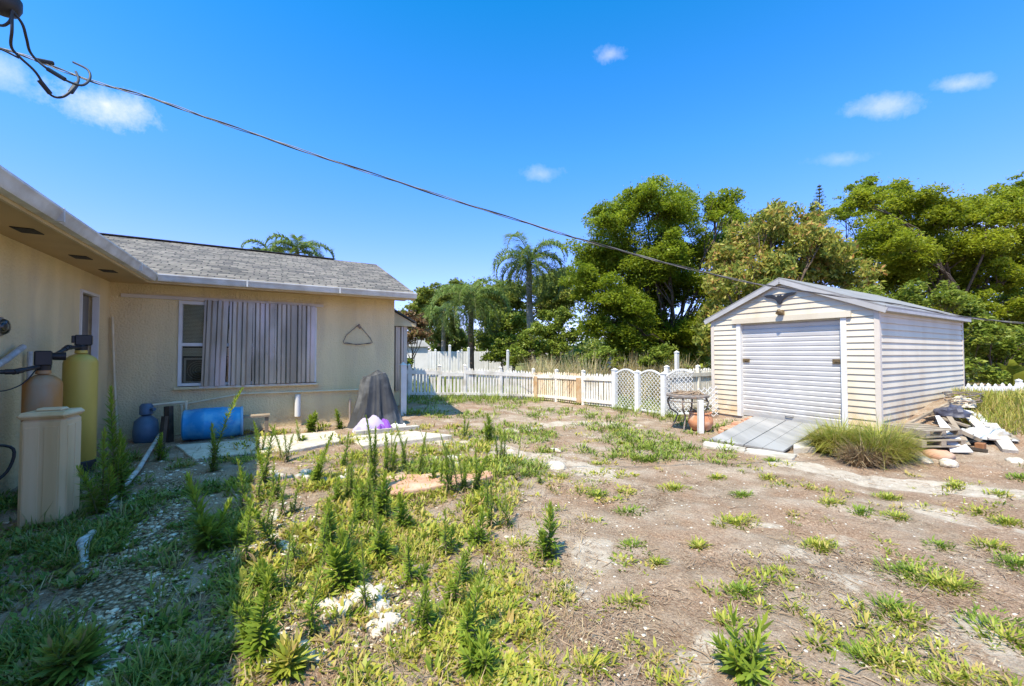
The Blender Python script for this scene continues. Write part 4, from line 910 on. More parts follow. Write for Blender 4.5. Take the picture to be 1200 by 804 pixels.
def crumple(name, label, cat, c, rx, ry, rz, mt, seed, rot=0):
    b = MB(); n, m_ = 26, 10; vs = []
    for i in range(m_ + 1):
        el = math.pi / 2 * (1 - i / m_)
        for j in range(n):
            a = 2 * math.pi * j / n; f = float(fbm(np.array(math.cos(a) * 2.2 * math.cos(el) + 9), np.array(math.sin(a) * 2.2 + 5 + el * 2), seed, 3)) * 1.1 + .45
            vs.append((rx * f * math.cos(el) * math.cos(a), ry * f * math.cos(el) * math.sin(a), rz * f * math.sin(el)))
    fs = [(i * n + j, (i + 1) * n + j, (i + 1) * n + (j + 1) % n, i * n + (j + 1) % n) for i in range(m_) for j in range(n)] + [tuple(range(m_ * n + n - 1, m_ * n - 1, -1))]
    o = b.add(vs, fs).build(name, mt, None, 35); o.location = c; o.rotation_euler = (0, 0, rot); tag(o, label, cat); return o
crumple('dark_tarp', 'crumpled dark tarpaulin on top of the debris pile', 'tarpaulin', atY(1114, 487, Yp + .9), .24, .2, .17, mat('dark_blue_grey_tarp', (.05, .05, .07), (.09, .09, .12), 6, .5, bump=.2), 3, A)
crumple('white_sheeting', 'grey-white crumpled plastic sheeting bundled at the right of the pile', 'sheeting', G(1155, 518, .06), .3, .13, .16, M['pvcw'], 8, A - 1.0)
crumple('rolled_screen', 'pale tangled roll of screen behind the pile against the shed', 'roll', atY(1128, 476, Yp + 1.3), .24, .16, .16, M['coral'], 14, A)
bb = MB(); 
for k in range(9):
    a0 = k * .7; bb.tube([(.34 * math.cos(t + a0) * (1 - k * .05), .2 * math.sin(t + a0), .12 + .17 * math.sin(t * .5 + k) ** 2) for t in np.linspace(0, 3.6, 14)], .008, 5)
o = bb.build('wire_tangle', M['iron'], None, 60); o.location = atY(1130, 478, Yp + 1.3); tag(o, 'loose tangle of brown wire on the roll behind the pile', 'wire')
o = MB().box(-.07, -.05, 0, .07, .05, .13, b=.008).build('rusty_can', mat('rusty_brown_metal', (.28, .12, .05), (.16, .07, .03), 9, .8, bump=.2)); o.location = G(1149, 528, -.01); o.rotation_euler = (0, 0, .5); tag(o, 'small rusty brown box at the front of the debris pile', 'can')
crumple('black_bag', 'black plastic bag under the boards in the middle of the pile', 'bag', G(1138, 516, .0), .26, .22, .14, M['dark'], 21, A)
for k, (px_, py_, r_, l) in enumerate(((1098, 536, .2, 'orange-brown rock left of the leaning tapered board'), (1112, 545, .16, 'pale pinkish rock in front of the tapered board'), (1080, 540, .13, 'small grey rock between tall grass and debris pile'), (1190, 541, .12, 'flat pale rock on the right slope beside dry twigs'))):
    blob('rock', l, 'rock', G(px_, py_, -.03), r_, r_ * .75, r_ * .7, M['brick'] if k in (0,) else M['coral'], 30 + k, k)

# ================================================================== OVERHEAD CABLE
def plan(px):   # the plan line of the span
    k = (px - 600) / F; s = (k * 3.5 + 3.8) / (8.5 - k * 1.7); return 3.5 + 1.7 * s
pts = [(-40, 48), (25, 64), (98, 92), (180, 116), (300, 158), (450, 208), (600, 256), (700, 286), (800, 313), (900, 335), (1030, 353.5), (1132, 371.5), (1200, 378.5), (1290, 380)]
Pw = [atY(a, b_, plan(a)) for a, b_ in pts]
sc = thing('service_cable', 'long twisted overhead cable sagging from house to the right', 'cable')
def spl(P, n=12):
    out = []
    for i in range(len(P) - 1):
        p0, p1, p2, p3 = P[max(i - 1, 0)], P[i], P[i + 1], P[min(i + 2, len(P) - 1)]
        for k in range(n):
            t = k / n; out.append(.5 * (2 * p1 + (p2 - p0) * t + (2 * p0 - 5 * p1 + 4 * p2 - p3) * t * t + (3 * p1 - p0 - 3 * p2 + p3) * t**3))
    return out + [P[-1]]
base = spl(Pw, 14)
for ph, r_, mt in ((0, .0038, 'cable'), (math.pi, .005, 'cableb'), (2.0, .0038, 'cable')):
    o = [p + Vector((.3 * math.sin(i * .42 + ph), -.5 * math.sin(i * .42 + ph), math.cos(i * .42 + ph))) * .009 for i, p in enumerate(base)]
    MB().tube(o, r_, 6).build('strand', M[mt], sc, 60)
# weatherhead and drip loops
wh = thing('weatherhead', 'black service weatherhead with drip loops at the top left corner', 'weatherhead')
hp = atY(2, 2, 2.9)
MB().lathe([(.03, -.09), (.085, -.06), (.1, -.02), (.1, .04), (.07, .09), (.02, .11)], 20, hp).build('head', M['cableb'], wh, 50)
MB().tube([hp + Vector((-.12, .02, -.05)), hp + Vector((-.14, .02, -.3)), hp + Vector((-.14, .02, -1.5))], .035, 12).build('mast', M['galv'], wh, 40)
def aty(l): return [atY(a, b_, y) for a, b_, y in l]
for l, r_ in (([(14, 12, 2.9), (26, 28, 2.95), (31, 45, 3.0), (36, 62, 3.1), (52, 78, 3.15), (75, 93, 3.2), (95, 100, 3.3), (105, 93, 3.4), (103, 82, 3.45), (86, 73, 3.5)], .009),
              ([(14, 14, 2.9), (14, 35, 2.9), (13, 54, 2.95), (22, 66, 3.0), (42, 85, 3.1), (58, 110, 3.2), (72, 114, 3.25), (84, 106, 3.3), (92, 94, 3.4), (89, 84, 3.5)], .009),
              ([(-6, 28, 2.9), (4, 30, 2.9), (12, 24, 2.9), (15, 12, 2.9)], .009), ([(-20, 50, 2.9), (2, 58, 2.95), (22, 68, 3.0)], .007)):
    MB().tube(spl(aty(l), 6), r_, 7).build('drip_loop', M['cableb'], wh, 60)
for l in ([(46, 94, 3.13), (59, 110, 3.2)], [(56, 81, 3.16), (76, 93, 3.2)], [(83, 108, 3.3), (90, 98, 3.38)], [(42, 70, 3.2), (62, 74, 3.3)]):
    MB().tube(aty(l), .017, 8).build('splice', M['cableb'], wh, 60)
# ================================================================== TREES
def unit(v): return v / (np.linalg.norm(v, axis=1)[:, None] + 1e-9)
def limb(b, a, c, r0, r1, rnd, k=6, sag=.12):
    a, c = Vector(a), Vector(c); L_ = (c - a).length; pts = []; off = Vector((rnd.uniform(-1, 1), rnd.uniform(-1, 1), rnd.uniform(.1, .9))) * L_ * sag
    for i in range(k + 1):
        t = i / k; p = a.lerp(c, t) + off * math.sin(math.pi * t) + Vector((rnd.uniform(-1, 1), rnd.uniform(-1, 1), rnd.uniform(-1, 1))) * L_ * .02
        pts.append(p)
    b.tube(pts, [r0 + (r1 - r0) * i / k for i in range(k + 1)], 7)
    return pts
def tree(name, label, blobs, Y, base_px, leaf, dens, flat, mt, seed, tr=.16, depth=1.0, asp=.35, droop=0, group=None, sub=15, cat='tree', fork=.4, nrm_up=1.0, zbase=-.35, subr=.42):
    rnd = random.Random(seed); rng = np.random.default_rng(seed)
    B = []
    for (px, py, r) in blobs:
        yy = Y + rnd.uniform(-1, 1) * depth; B.append((atY(px, py, yy), r * yy / F))
    for (px, py, r) in list(blobs):
        yy = Y + rnd.uniform(-1, 1) * depth * 1.3; B.append((atY(px + rnd.uniform(-.7, .7) * r, py + rnd.uniform(-.25, .6) * r, yy), r * .8 * yy / F))
    bx = atY(base_px, 414, Y); base = Vector((bx.x, bx.y, zbase))
    o = thing(name, label, cat, base, 0, group)
    wood = MB(); zc = sum(c.z for c, _ in B) / len(B); zmin = min(c.z for c, _ in B)
    fk = Vector((0, 0, max(.5, (zmin - zbase) * .6 + (zc - zmin) * fork)))
    limb(wood, (0, 0, -.2), fk, tr * 1.25, tr * .8, rnd, 6, .04)
    npc = NP(); 
    for c, r in B:
        c0 = c - base; pts = limb(wood, fk * rnd.uniform(.75, 1.0), c0, tr * .26, tr * .06, rnd, 7)
        for _ in range(3): limb(wood, pts[rnd.randint(3, 6)], c0 + Vector((rnd.uniform(-1, 1), rnd.uniform(-1, 1), rnd.uniform(-.3, .8))) * r * .8, tr * .12, tr * .03, rnd, 4)
        k = sub; d = unit(rng.normal(size=(k, 3))); d[:, 2] = d[:, 2] * .95 + .05
        cc = np.array(c0)[None] + d * (r * rng.uniform(.3, 1.2, (k, 1))) * np.array([1.15, 1.15, .95])
        rs_ = r * rng.uniform(.34, subr + .2, k)
        for j in range(k):
            n = int(19 * dens * rs_[j]**2 / leaf**2); 
            if n < 4: continue
            q = rng.normal(size=(n, 3)); q = unit(q) * rng.uniform(.1, 1, (n, 1))**.5
            q *= rs_[j] * np.array([1.15, 1.15, flat]); q[:, 2] -= .35 * flat * (q[:, 0]**2 + q[:, 1]**2) / rs_[j]
            p = cc[j] + q; nn = rng.normal(size=(n, 3)) * .55; nn[:, 2] += nrm_up
            if droop: nn = rng.normal(size=(n, 3)); nn[:, 2] *= .5
            rv = np.clip(.5 + rng.normal(0, .22, n) + rnd.uniform(-.18, .18), 0, 1)
            npc.add(leaf_cards(p, unit(nn), leaf * rng.uniform(.7, 1.5, n), asp * 1.25, rv, rng))
    for c, r in B:
        n = int(.55 * dens * 15 * r**2 / leaf**2 * .5); q = unit(rng.normal(size=(n, 3))) * (r * rng.uniform(.4, 1.55, (n, 1))**1.0) * np.array([1, 1, .85]); nn = rng.normal(size=(n, 3)) * .7; nn[:, 2] += nrm_up
        npc.add(leaf_cards(np.array(c - base) + q, unit(nn), leaf * rng.uniform(.6, 1.3, n), asp * 1.25, np.clip(.5 + rng.normal(0, .25, n), 0, 1), rng))
    wood.build('trunk', M['bark'], o, 60); npc.build('crown', mt, o)
    return o
tree('feathery_tree', 'large feathery-leaved tree standing behind the lattice panels', [(760, 238, 26), (722, 258, 24), (795, 243, 24), (845, 245, 18), (700, 298, 24), (742, 290, 30), (790, 285, 28), (835, 290, 26), (686, 330, 20), (728, 345, 28), (778, 340, 28), (822, 335, 24), (700, 378, 18), (740, 392, 26), (786, 385, 26), (828, 380, 20), (770, 414, 16), (725, 412, 14), (735, 320, 20), (765, 310, 22), (705, 355, 18), (760, 370, 20), (865, 255, 14), (812, 408, 14)], 19, 785, .115, 1.5, .75, M['feather'], 1, tr=.24, depth=1.8)
tree('mango_tree', 'dense mango-like tree with yellow and rusty leaves behind the shed', [(880, 285, 24), (915, 268, 24), (955, 280, 26), (900, 318, 26), (862, 330, 22), (850, 372, 22), (940, 310, 28), (982, 308, 20), (905, 250, 14), (950, 256, 12), (845, 300, 16), (1005, 330, 18), (880, 350, 24), (838, 400, 16), (870, 390, 20), (930, 340, 22)], 14.5, 880, .17, 1.5, .8, M['mango'], 2, tr=.18, depth=1.0, asp=.28, droop=1, nrm_up=.3)
tree('feathery_tree', 'huge spreading feathery tree above the shed roof at right', [(1012, 236, 15), (1050, 240, 22), (1092, 244, 24), (1140, 250, 24), (1178, 238, 20), (1215, 245, 26), (1030, 276, 26), (1080, 284, 30), (1130, 286, 28), (1180, 285, 24), (1225, 290, 24), (1050, 320, 26), (1100, 325, 26), (1136, 345, 18), (1186, 360, 18), (1142, 378, 22), (1095, 358, 20), (1210, 392, 18), (1160, 405, 18), (1240, 340, 24), (1000, 300, 18), (1185, 320, 20), (1205, 345, 18), (1165, 335, 16), (1195, 375, 18), (1075, 300, 20)], 16, 1120, .105, 1.5, .7, M['feather2'], 3, tr=.22, depth=1.6)
tree('slender_tree', 'thin open-crowned tree rising between mango and spreading tree', [(1000, 228, 13), (1022, 216, 11), (1040, 222, 10), (985, 248, 14), (1062, 222, 11), (1196, 215, 13), (1185, 226, 10)], 21, 1015, .12, 1.1, .4, M['feather'], 4, tr=.12, depth=.6, sub=11)
tree('leafy_shrub', 'dark leafy growth with bare stems right of the shed', [(1150, 400, 16), (1175, 410, 18), (1200, 395, 20), (1145, 430, 12), (1220, 420, 20), (1190, 430, 12), (1165, 385, 14)], 13.2, 1165, .13, 1.2, .7, M['shrub'], 5, tr=.07, asp=.35, depth=.8, cat='shrub')
tree('oak_tree', 'wide grey-green tree on the skyline between the two tall palms', [(585, 345, 16), (575, 365, 16), (600, 365, 14), (560, 335, 10), (640, 330, 16), (660, 345, 18), (640, 360, 16), (610, 375, 14), (672, 325, 12)], 33, 600, .24, 1.2, .7, M['oak'], 17, tr=.2, asp=.5, depth=2)
tree('leafy_shrub', 'broad dark shrub directly behind the shed back corner', [(1140, 365, 14), (1110, 350, 16), (1060, 350, 18), (1010, 350, 18), (1155, 440, 12)], 13.0, 1100, .12, 1.2, .7, M['shrub'], 6, tr=.08, depth=.5, cat='shrub')
tree('oak_tree', 'rounded oak crown on the skyline beside the house gable', [(505, 350, 16), (522, 345, 14), (540, 342, 14), (492, 362, 14), (512, 368, 14), (478, 372, 12), (555, 350, 14), (570, 350, 14)], 36, 515, .26, 1.3, .5, M['oak'], 7, tr=.25, asp=.5)
tree('russet_shrub', 'reddish brown shrub beside the far white outbuilding', [(478, 372, 10), (490, 380, 11), (482, 392, 10), (498, 392, 8), (470, 400, 8)], 19, 482, .13, 1.3, .7, M['russet'], 8, tr=.06, depth=.5, cat='shrub')
for i, (bl, Yd, bp, mt, lb) in enumerate((
    ([(525, 378, 13), (515, 395, 12), (535, 400, 12), (520, 412, 9)], 27, 525, 'oak', 'olive shrub between the outbuilding and the dark palm trunk'),
    ([(575, 370, 14), (590, 390, 14), (572, 395, 12), (600, 375, 12)], 27, 583, 'shrubl', 'mid green shrub between the two palm trunks'),
    ([(592, 402, 12), (580, 415, 11), (602, 418, 11), (572, 400, 9)], 21, 588, 'shrub', 'bushy shrub behind the fence left of the grey palm trunk'),
    ([(620, 398, 13), (612, 412, 11), (634, 410, 12), (628, 384, 10)], 20, 622, 'shrubl', 'bushy shrub in front of the tall palm trunk'),
    ([(648, 385, 12), (652, 402, 13), (660, 370, 10), (643, 368, 8), (668, 395, 9)], 21, 653, 'shrubl', 'bright yellow-green shrub right of the tall palm'),
    ([(640, 345, 16), (660, 350, 15), (655, 330, 12), (675, 345, 10)], 30, 655, 'oak', 'grey-green tree directly behind the tall palm crown'),
    ([(600, 352, 13), (585, 342, 12), (610, 338, 9)], 30, 597, 'oak', 'small olive tree on the skyline between the palms'),
    ([(690, 418, 9), (702, 408, 10), (678, 412, 8)], 26, 690, 'shrub', 'low shrub under the distant blue-grey roof'),
    ([(700, 420, 9), (712, 412, 9), (690, 424, 7)], 15.5, 702, 'shrubl', 'green bush rising from the tan grass beside the strung balls'),
    ([(768, 418, 10), (780, 410, 9), (758, 424, 8)], 15, 770, 'shrub', 'dark green bush behind the lattice panels, left of the white post'),
    ([(740, 420, 12), (758, 425, 10), (725, 426, 9)], 17.5, 740, 'feather', 'low feathery bush below the large tree behind the lattice'),
    ([(468, 418, 7), (475, 428, 7), (482, 436, 5)], 15, 474, 'shrub', 'small green bush at the fence next to the porch'))):
    tree('garden_shrub', lb, bl, Yd, bp, .13 * Yd / 22, 1.3, .75, M[mt], 20 + i, tr=.06, depth=.6, asp=.45, cat='shrub', sub=12)
# conifer tip
cf = thing('conifer', 'dark pointed conifer tip showing above the mango-like tree', 'tree', (0, 0, 0)); p = atY(960, 216, 26); cf.location = (p.x, p.y, -.4)
MB().tube([(0, 0, 0), (0, 0, p.z + .4)], [.14, .02], 7).build('trunk', M['bark'], cf)
npc = NP(); hh = p.z + .4
for k in range(26):
    z = hh - .15 - k * .22; rr_ = .12 + k * .06; n = int(90 + k * 8); a = RNG.integers(0, 6, n) * 1.047 + k * .5 + RNG.normal(0, .13, n); r_ = rr_ * RNG.uniform(.1, 1, n)
    pz = np.stack([r_ * np.cos(a), r_ * np.sin(a), z + r_ * .25 + RNG.normal(0, .02, n)], 1); npc.add(leaf_cards(pz, unit(RNG.normal(size=(n, 3)) * .4 + [0, 0, 1]), RNG.uniform(.08, .15, n), .4, RNG.uniform(0, .6, n)))
npc.build('crown', M['oak'], cf)
# palms
def palm(label, px_top, py_top, Y, nfr, fl, seed, trunk_r, upb=.5, mt='palm', lean=0, group=None, bark='palmbark', up0=10, up1=80, drop=1.0):
    rnd = random.Random(seed); rng = np.random.default_rng(seed); top = atY(px_top, py_top, Y); base = Vector((top.x + lean, top.y, -.4)); o = thing('palm_tree', label, 'palm tree', base); tp = top - base
    pts = [Vector((0, 0, 0)).lerp(tp, t) + Vector((-lean * .3 * math.sin(math.pi * t), 0, 0)) for t in np.linspace(0, 1, 9)]
    MB().tube(pts, [trunk_r * (1.3 - .5 * t) for t in np.linspace(0, 1, 9)], 12).build('trunk', M[bark], o, 60)
    MB().tube([tp - Vector((0, 0, .35)), tp - Vector((0, 0, .1)), tp + Vector((0, 0, .45))], [trunk_r * .85, trunk_r * 1.0, trunk_r * .3], 10).build('crownshaft', M['stem'], o, 60)
    for k in range(nfr):
        az = k * 2.399 + rnd.uniform(-.2, .2); el = R(up0 + (up1 - up0) * ((k + .5) / nfr)); L_ = fl * rnd.uniform(.85, 1.1); n = 16
        P = [tp + Vector((0, 0, .2))]; d = Vector((math.cos(az), math.sin(az), 0)); e = el
        for i in range(n): P.append(P[-1] + (d * math.cos(e) + Vector((0, 0, math.sin(e)))) * L_ / n); e -= R(7.6) * (1 + i * .045) * drop
        rb = MB().tube(P, [.028 - .0014 * i for i in range(n + 1)], 5)
        npc = NP(); m_ = 60; side = d.cross(Vector((0, 0, 1)))
        t = np.repeat(np.linspace(.12, 1, m_), 4); n4 = len(t); f = t * n; i0 = np.minimum(f.astype(int), n - 1); Pn = np.array([tuple(p) for p in P]); c = Pn[i0] + (Pn[i0 + 1] - Pn[i0]) * (f - i0)[:, None]
        sg = np.tile([1, -1, 1, -1], m_); base_az = az + sg * (1.15 + rng.normal(0, .18, n4)); ll = fl * .2 * np.sin(np.clip(t * 2.7 + .35, 0, 3.0)) * rng.uniform(.7, 1.15, n4) + .08
        npc.add(blades(c, base_az, ll, np.full(n4, .045 * Y / 24), rng.uniform(.9, 1.6, n4), rng.uniform(.4, 1.0, n4), np.clip(rng.normal(.5, .25, n4), 0, 1)))
        fr_ = npc.build('frond', M[mt], o); rb.build('midrib', M['stem'], fr_)
    return o
palm('tallest palm with arching blue-green fronds left of the big tree', 620, 312, 24, 22, 3.5, 1, .19, lean=.3, up0=-35, up1=80)
palm('shorter palm with dark trunk standing left of the tallest palm', 552, 357, 21, 20, 3.0, 2, .15, bark='bark', up0=-30, up1=75)
palm('palm crown peeking over the ridge of the house roof, upright fronds', 348, 300, 24, 13, 2.7, 3, .15, up0=0, up1=80)
palm('smaller palm tuft left of the other one above the roof ridge', 316, 302, 25, 8, 2.0, 4, .13, up0=5, up1=70)
palm('low drooping palm half hidden behind the shorter dark-trunked palm', 520, 372, 26, 12, 2.4, 5, .15, up0=-20, up1=70)

# banana-like plant at the dark base under the trees
def broadleaf(label, p, n, L_, seed):
    rng = np.random.default_rng(seed); o = thing('banana_plant', label, 'plant', p); npc = NP(); az = rng.uniform(0, 6.28, n)
    npc.add(blades(np.zeros((n, 3)) + [0, 0, .5], az, L_ * rng.uniform(.7, 1.1, n), np.full(n, .28), rng.uniform(.1, .6, n), rng.uniform(.5, 1.2, n), rng.uniform(.2, 1, n), (.5, 1, .3))); npc.build('leaves', M['shrubl'], o)
    MB().tube([(0, 0, 0), (0, 0, .8)], [.08, .05], 8).build('stalk', M['stem'], o); return o
p = atY(835, 414, 15); broadleaf('broad-leaved plant in shade left of the shed corner', Vector((p.x - .6, p.y, -.3)), 12, 1.5, 1)
p = atY(1188, 414, 13.0); broadleaf('broad-leaved plant behind the round-top pickets at right edge', Vector((p.x, p.y, -.4)), 12, 1.6, 2)

# far wood closing the horizon
rng = np.random.default_rng(99); npc = NP()
for k in range(150):
    x = -75 + k * 1.15 + rng.uniform(-.5, .5); y = 58 + rng.uniform(-5, 5); h = rng.uniform(4.2, 7.0) - .8 * (x < -20); n = 260
    q = unit(rng.normal(size=(n, 3))) * rng.uniform(.5, 1, (n, 1)) * np.array([2.0, 1.5, h * .55]); q[:, 2] += h * .5 - .4
    npc.add(leaf_cards(q + [x, y, 0], unit(rng.normal(size=(n, 3)) + [0, 0, .8]), rng.uniform(.4, .85, n), .6, np.clip(rng.normal(.45, .2, n) + rng.uniform(-.15, .15), 0, 1), rng))
for k in range(70):
    x = 3 + k * .42 + rng.uniform(-.3, .3); y = 24.5 + rng.uniform(-2, 2) + max(0, (8 - x)) * .4; h = rng.uniform(2.2, 4.0); n = 420
    if x < 6.5: h *= .62
    q = unit(rng.normal(size=(n, 3))) * rng.uniform(.5, 1, (n, 1)) * np.array([1.3, 1.0, h * .55]); q[:, 2] += h * .5 - .4
    npc.add(leaf_cards(q + [x, y, 0], unit(rng.normal(size=(n, 3)) + [0, 0, .8]), rng.uniform(.16, .3, n), .5, np.clip(rng.normal(.4, .2, n) + rng.uniform(-.15, .15), 0, 1), rng))
fw = npc.build('far_wood', M['oak']); tag(fw, 'band of dark foliage closing the view beyond the gardens', 'wood', kind='stuff')

# tall tan grass beyond the rusty fence
def scatter_grass(n, region, L0, L1, W0, lean, rng):
    (x0, x1, y0, y1, test) = region; x = rng.uniform(x0, x1, n * 3); y = rng.uniform(y0, y1, n * 3); k = test(x, y); x, y = x[k][:n], y[k][:n]; n = len(x)
    return blades(np.stack([x, y, gz(x, y) - .01], 1), rng.uniform(0, 6.28, n), rng.uniform(L0, L1, n), np.full(n, W0), np.abs(rng.normal(0, lean, n)), rng.uniform(.1, .8, n), rng.uniform(0, 1, n))
beyond = lambda x, y: (y > np.where(x < .8, 15.5 + (x - .8) * .42, 15.7 - (x - .8) * 1.35)) & (y > np.where(x > 3.9, 11.6 + (x - 4.1) * .74, 0)) 
rng = np.random.default_rng(5); npc = NP()
for (l0, l1, sd_, th, n_) in ((.5, 1.1, 9, .35, 9000), (.8, 1.55, 12, .5, 7000), (1.2, 2.0, 15, .66, 4500)):
    npc.add(scatter_grass(n_, (.6, 8.2, 13.2, 20, lambda x, y: beyond(x, y) & (fbm(x * .8, y * .8, sd_, 3) > th * .75 + .1) & ~((x > 3.0) & (x < 4.2))), l0, l1, .024, .28, rng))
g_ = npc.build('tan_grass', M['tan']); tag(g_, 'tall dry tan grass beyond the rust stained fence', 'grass', kind='stuff')
npc = NP(); npc.add(scatter_grass(22000, (-9, 12, 12, 27, beyond), .1, .4, .02, .5, rng)); g_ = npc.build('rough_grass', M['shrubl']); tag(g_, 'rough green grass in the gardens beyond the fences', 'grass', kind='stuff')

# ================================================================== YARD PLANTS
# big tussocks
def tussock(label, c, rx, ry, n, L0, L1, seed, mt='tall', w=.009, name='grass_clump'):
    rng = np.random.default_rng(seed); o_ = Vector(c); npc = NP(); a = rng.uniform(0, 6.28, n); r_ = np.sqrt(rng.uniform(0, 1, n)); r_ = r_ * (.8 + .25 * np.sin(3 * a + seed) + .15 * np.sin(7 * a)); x = rx * r_ * np.cos(a); y = ry * r_ * np.sin(a)
    z = gz(x + o_.x, y + o_.y) - o_.z - .02; az = a + rng.normal(0, .9, n)
    npc.add(blades(np.stack([x, y, z], 1), az, rng.uniform(L0, L1, n) * (.65 + .6 * vnoise(x * 6 + 3, y * 6, seed)) * (1 - .25 * r_), w * rng.uniform(.6, 1.3, n), np.abs(rng.normal(.12, .32, n)) + r_ * .25, rng.uniform(.3, 1.5, n), np.clip(rng.normal(.45, .27, n), 0, 1)))
    o = npc.build(name, M[mt]); o.location = o_; tag(o, label, 'grass clump'); return o
tussock('big yellow-green grass clump touching the ramp side of the shed corner', G(985, 532), .33, .3, 3000, .38, .84, 1)
tussock('large drooping grass clump at the shed corner, left of the pallets', G(1030, 540), .34, .3, 3200, .4, .86, 2)
tussock('small straw-coloured grass clump between the two big ones and the path', G(1012, 545), .26, .2, 1100, .25, .5, 3, 'dry')
# grass on the mound
rng = np.random.default_rng(6); npc = NP()
def onm(x, y):
    px = 600 + F * x / np.maximum(y, .1); dx, dy = x - S0.x, y - S0.y; a = dx * U.x + dy * U.y; b_ = dx * V.x + dy * V.y
    return (px > 1128 - (y - 7) * 8) & ~((a > -.05) & (b_ > -.06)) & (gz(x, y) > .05)
npc.add(scatter_grass(16000, (7.4, 13.0, 5.2, 9.8, onm), .10, .30, .011, .5, rng)); g_ = npc.build('mound_grass', M['tall']); tag(g_, 'long grass growing over the earth mound right of the shed', 'grass', kind='stuff')

# tall leafy weeds (each a thing)
def weed_mesh(h, seed, wid=1.0, n=None, taper=True):
    rng = np.random.default_rng(seed); n = n or int((170 * h / .6 + 40) * rng.uniform(.55, 1.05)); t = np.linspace(.02, 1, n); az = np.arange(n) * 2.39996 + rng.normal(0, .3, n)
    bend = rng.uniform(-.11, .11, 2); x = bend[0] * t**2 * h * 2; y = bend[1] * t**2 * h * 2
    fat = rng.uniform(.8, 1.9) if h < .5 else 1.0; n_ = n
    L_ = (.078 - .04 * t**3) * wid * (1 + .25 * (fat - 1)) * rng.uniform(.7, 1.25, n); lean = 1.15 - .95 * t**2.2 + rng.normal(0, .16, n); curl = .45 - .4 * t
    rv = np.clip(.25 + .6 * t**2 + rng.normal(0, .13, n), 0, 1); 
    return blades(np.stack([x, y, t * h], 1), az, L_, .013 * fat * wid * (1.25 - .6 * t), lean, curl, rv, (.6, 1, .1)), [(bend[0] * s * s * h * 2, bend[1] * s * s * h * 2, s * h) for s in np.linspace(0, 1, 7)]
protos = {}
def weed(label, bpx, bpy, tpy, seed=0, wid=1.0, group=None, name='tall_weed'):
    p = G(bpx, bpy, -.02); h = (bpy - tpy) / F * p.y; key = None
    rd = random.Random(seed); o = thing(name, label, 'weed', p, rd.uniform(0, 6), group); npc = NP(); b = MB()
    stems = [(h, rd.uniform(-.17, .17), rd.uniform(-.17, .17), wid * rd.uniform(.8, 1.1))]
    for q in range(rd.choice((0, 1, 1, 2)) + (1 if wid > 1.25 else 0)): stems.append((h * rd.uniform(.3, .85), rd.uniform(-.25, .25), rd.uniform(-.25, .25), wid * rd.uniform(.7, 1.1)))
    for q, (hh, rx_, ry_, w2) in enumerate(stems):
        (v, f, rv), st_ = weed_mesh(hh, seed * 7 + q, w2); Mr = Matrix.Rotation(rx_, 3, 'X') @ Matrix.Rotation(ry_, 3, 'Y'); off = np.array([rd.uniform(-.04, .04) * (q > 0), rd.uniform(-.04, .04) * (q > 0), 0])
        npc.add((v @ np.array(Mr).T + off, f, rv)); b.tube([Mr @ Vector(s) + Vector(off) for s in st_], [.008 - .001 * i for i in range(7)], 6)
    # withered lower leaves
    rng = np.random.default_rng(seed); n = 26; az = rng.uniform(0, 6.28, n); dn = NP()
    dn.add(blades(np.stack([np.zeros(n), np.zeros(n), rng.uniform(.01, h * .3, n)], 1), az, rng.uniform(.04, .09, n), np.full(n, .008), rng.uniform(1.3, 2.3, n), rng.uniform(.1, .8, n), rng.uniform(0, 1, n))); dn.build('dry_leaves', M['redry'], o)
    npc.build('leaves', M['weed'], o); b.build('stem', M['stem'], o)
    return o
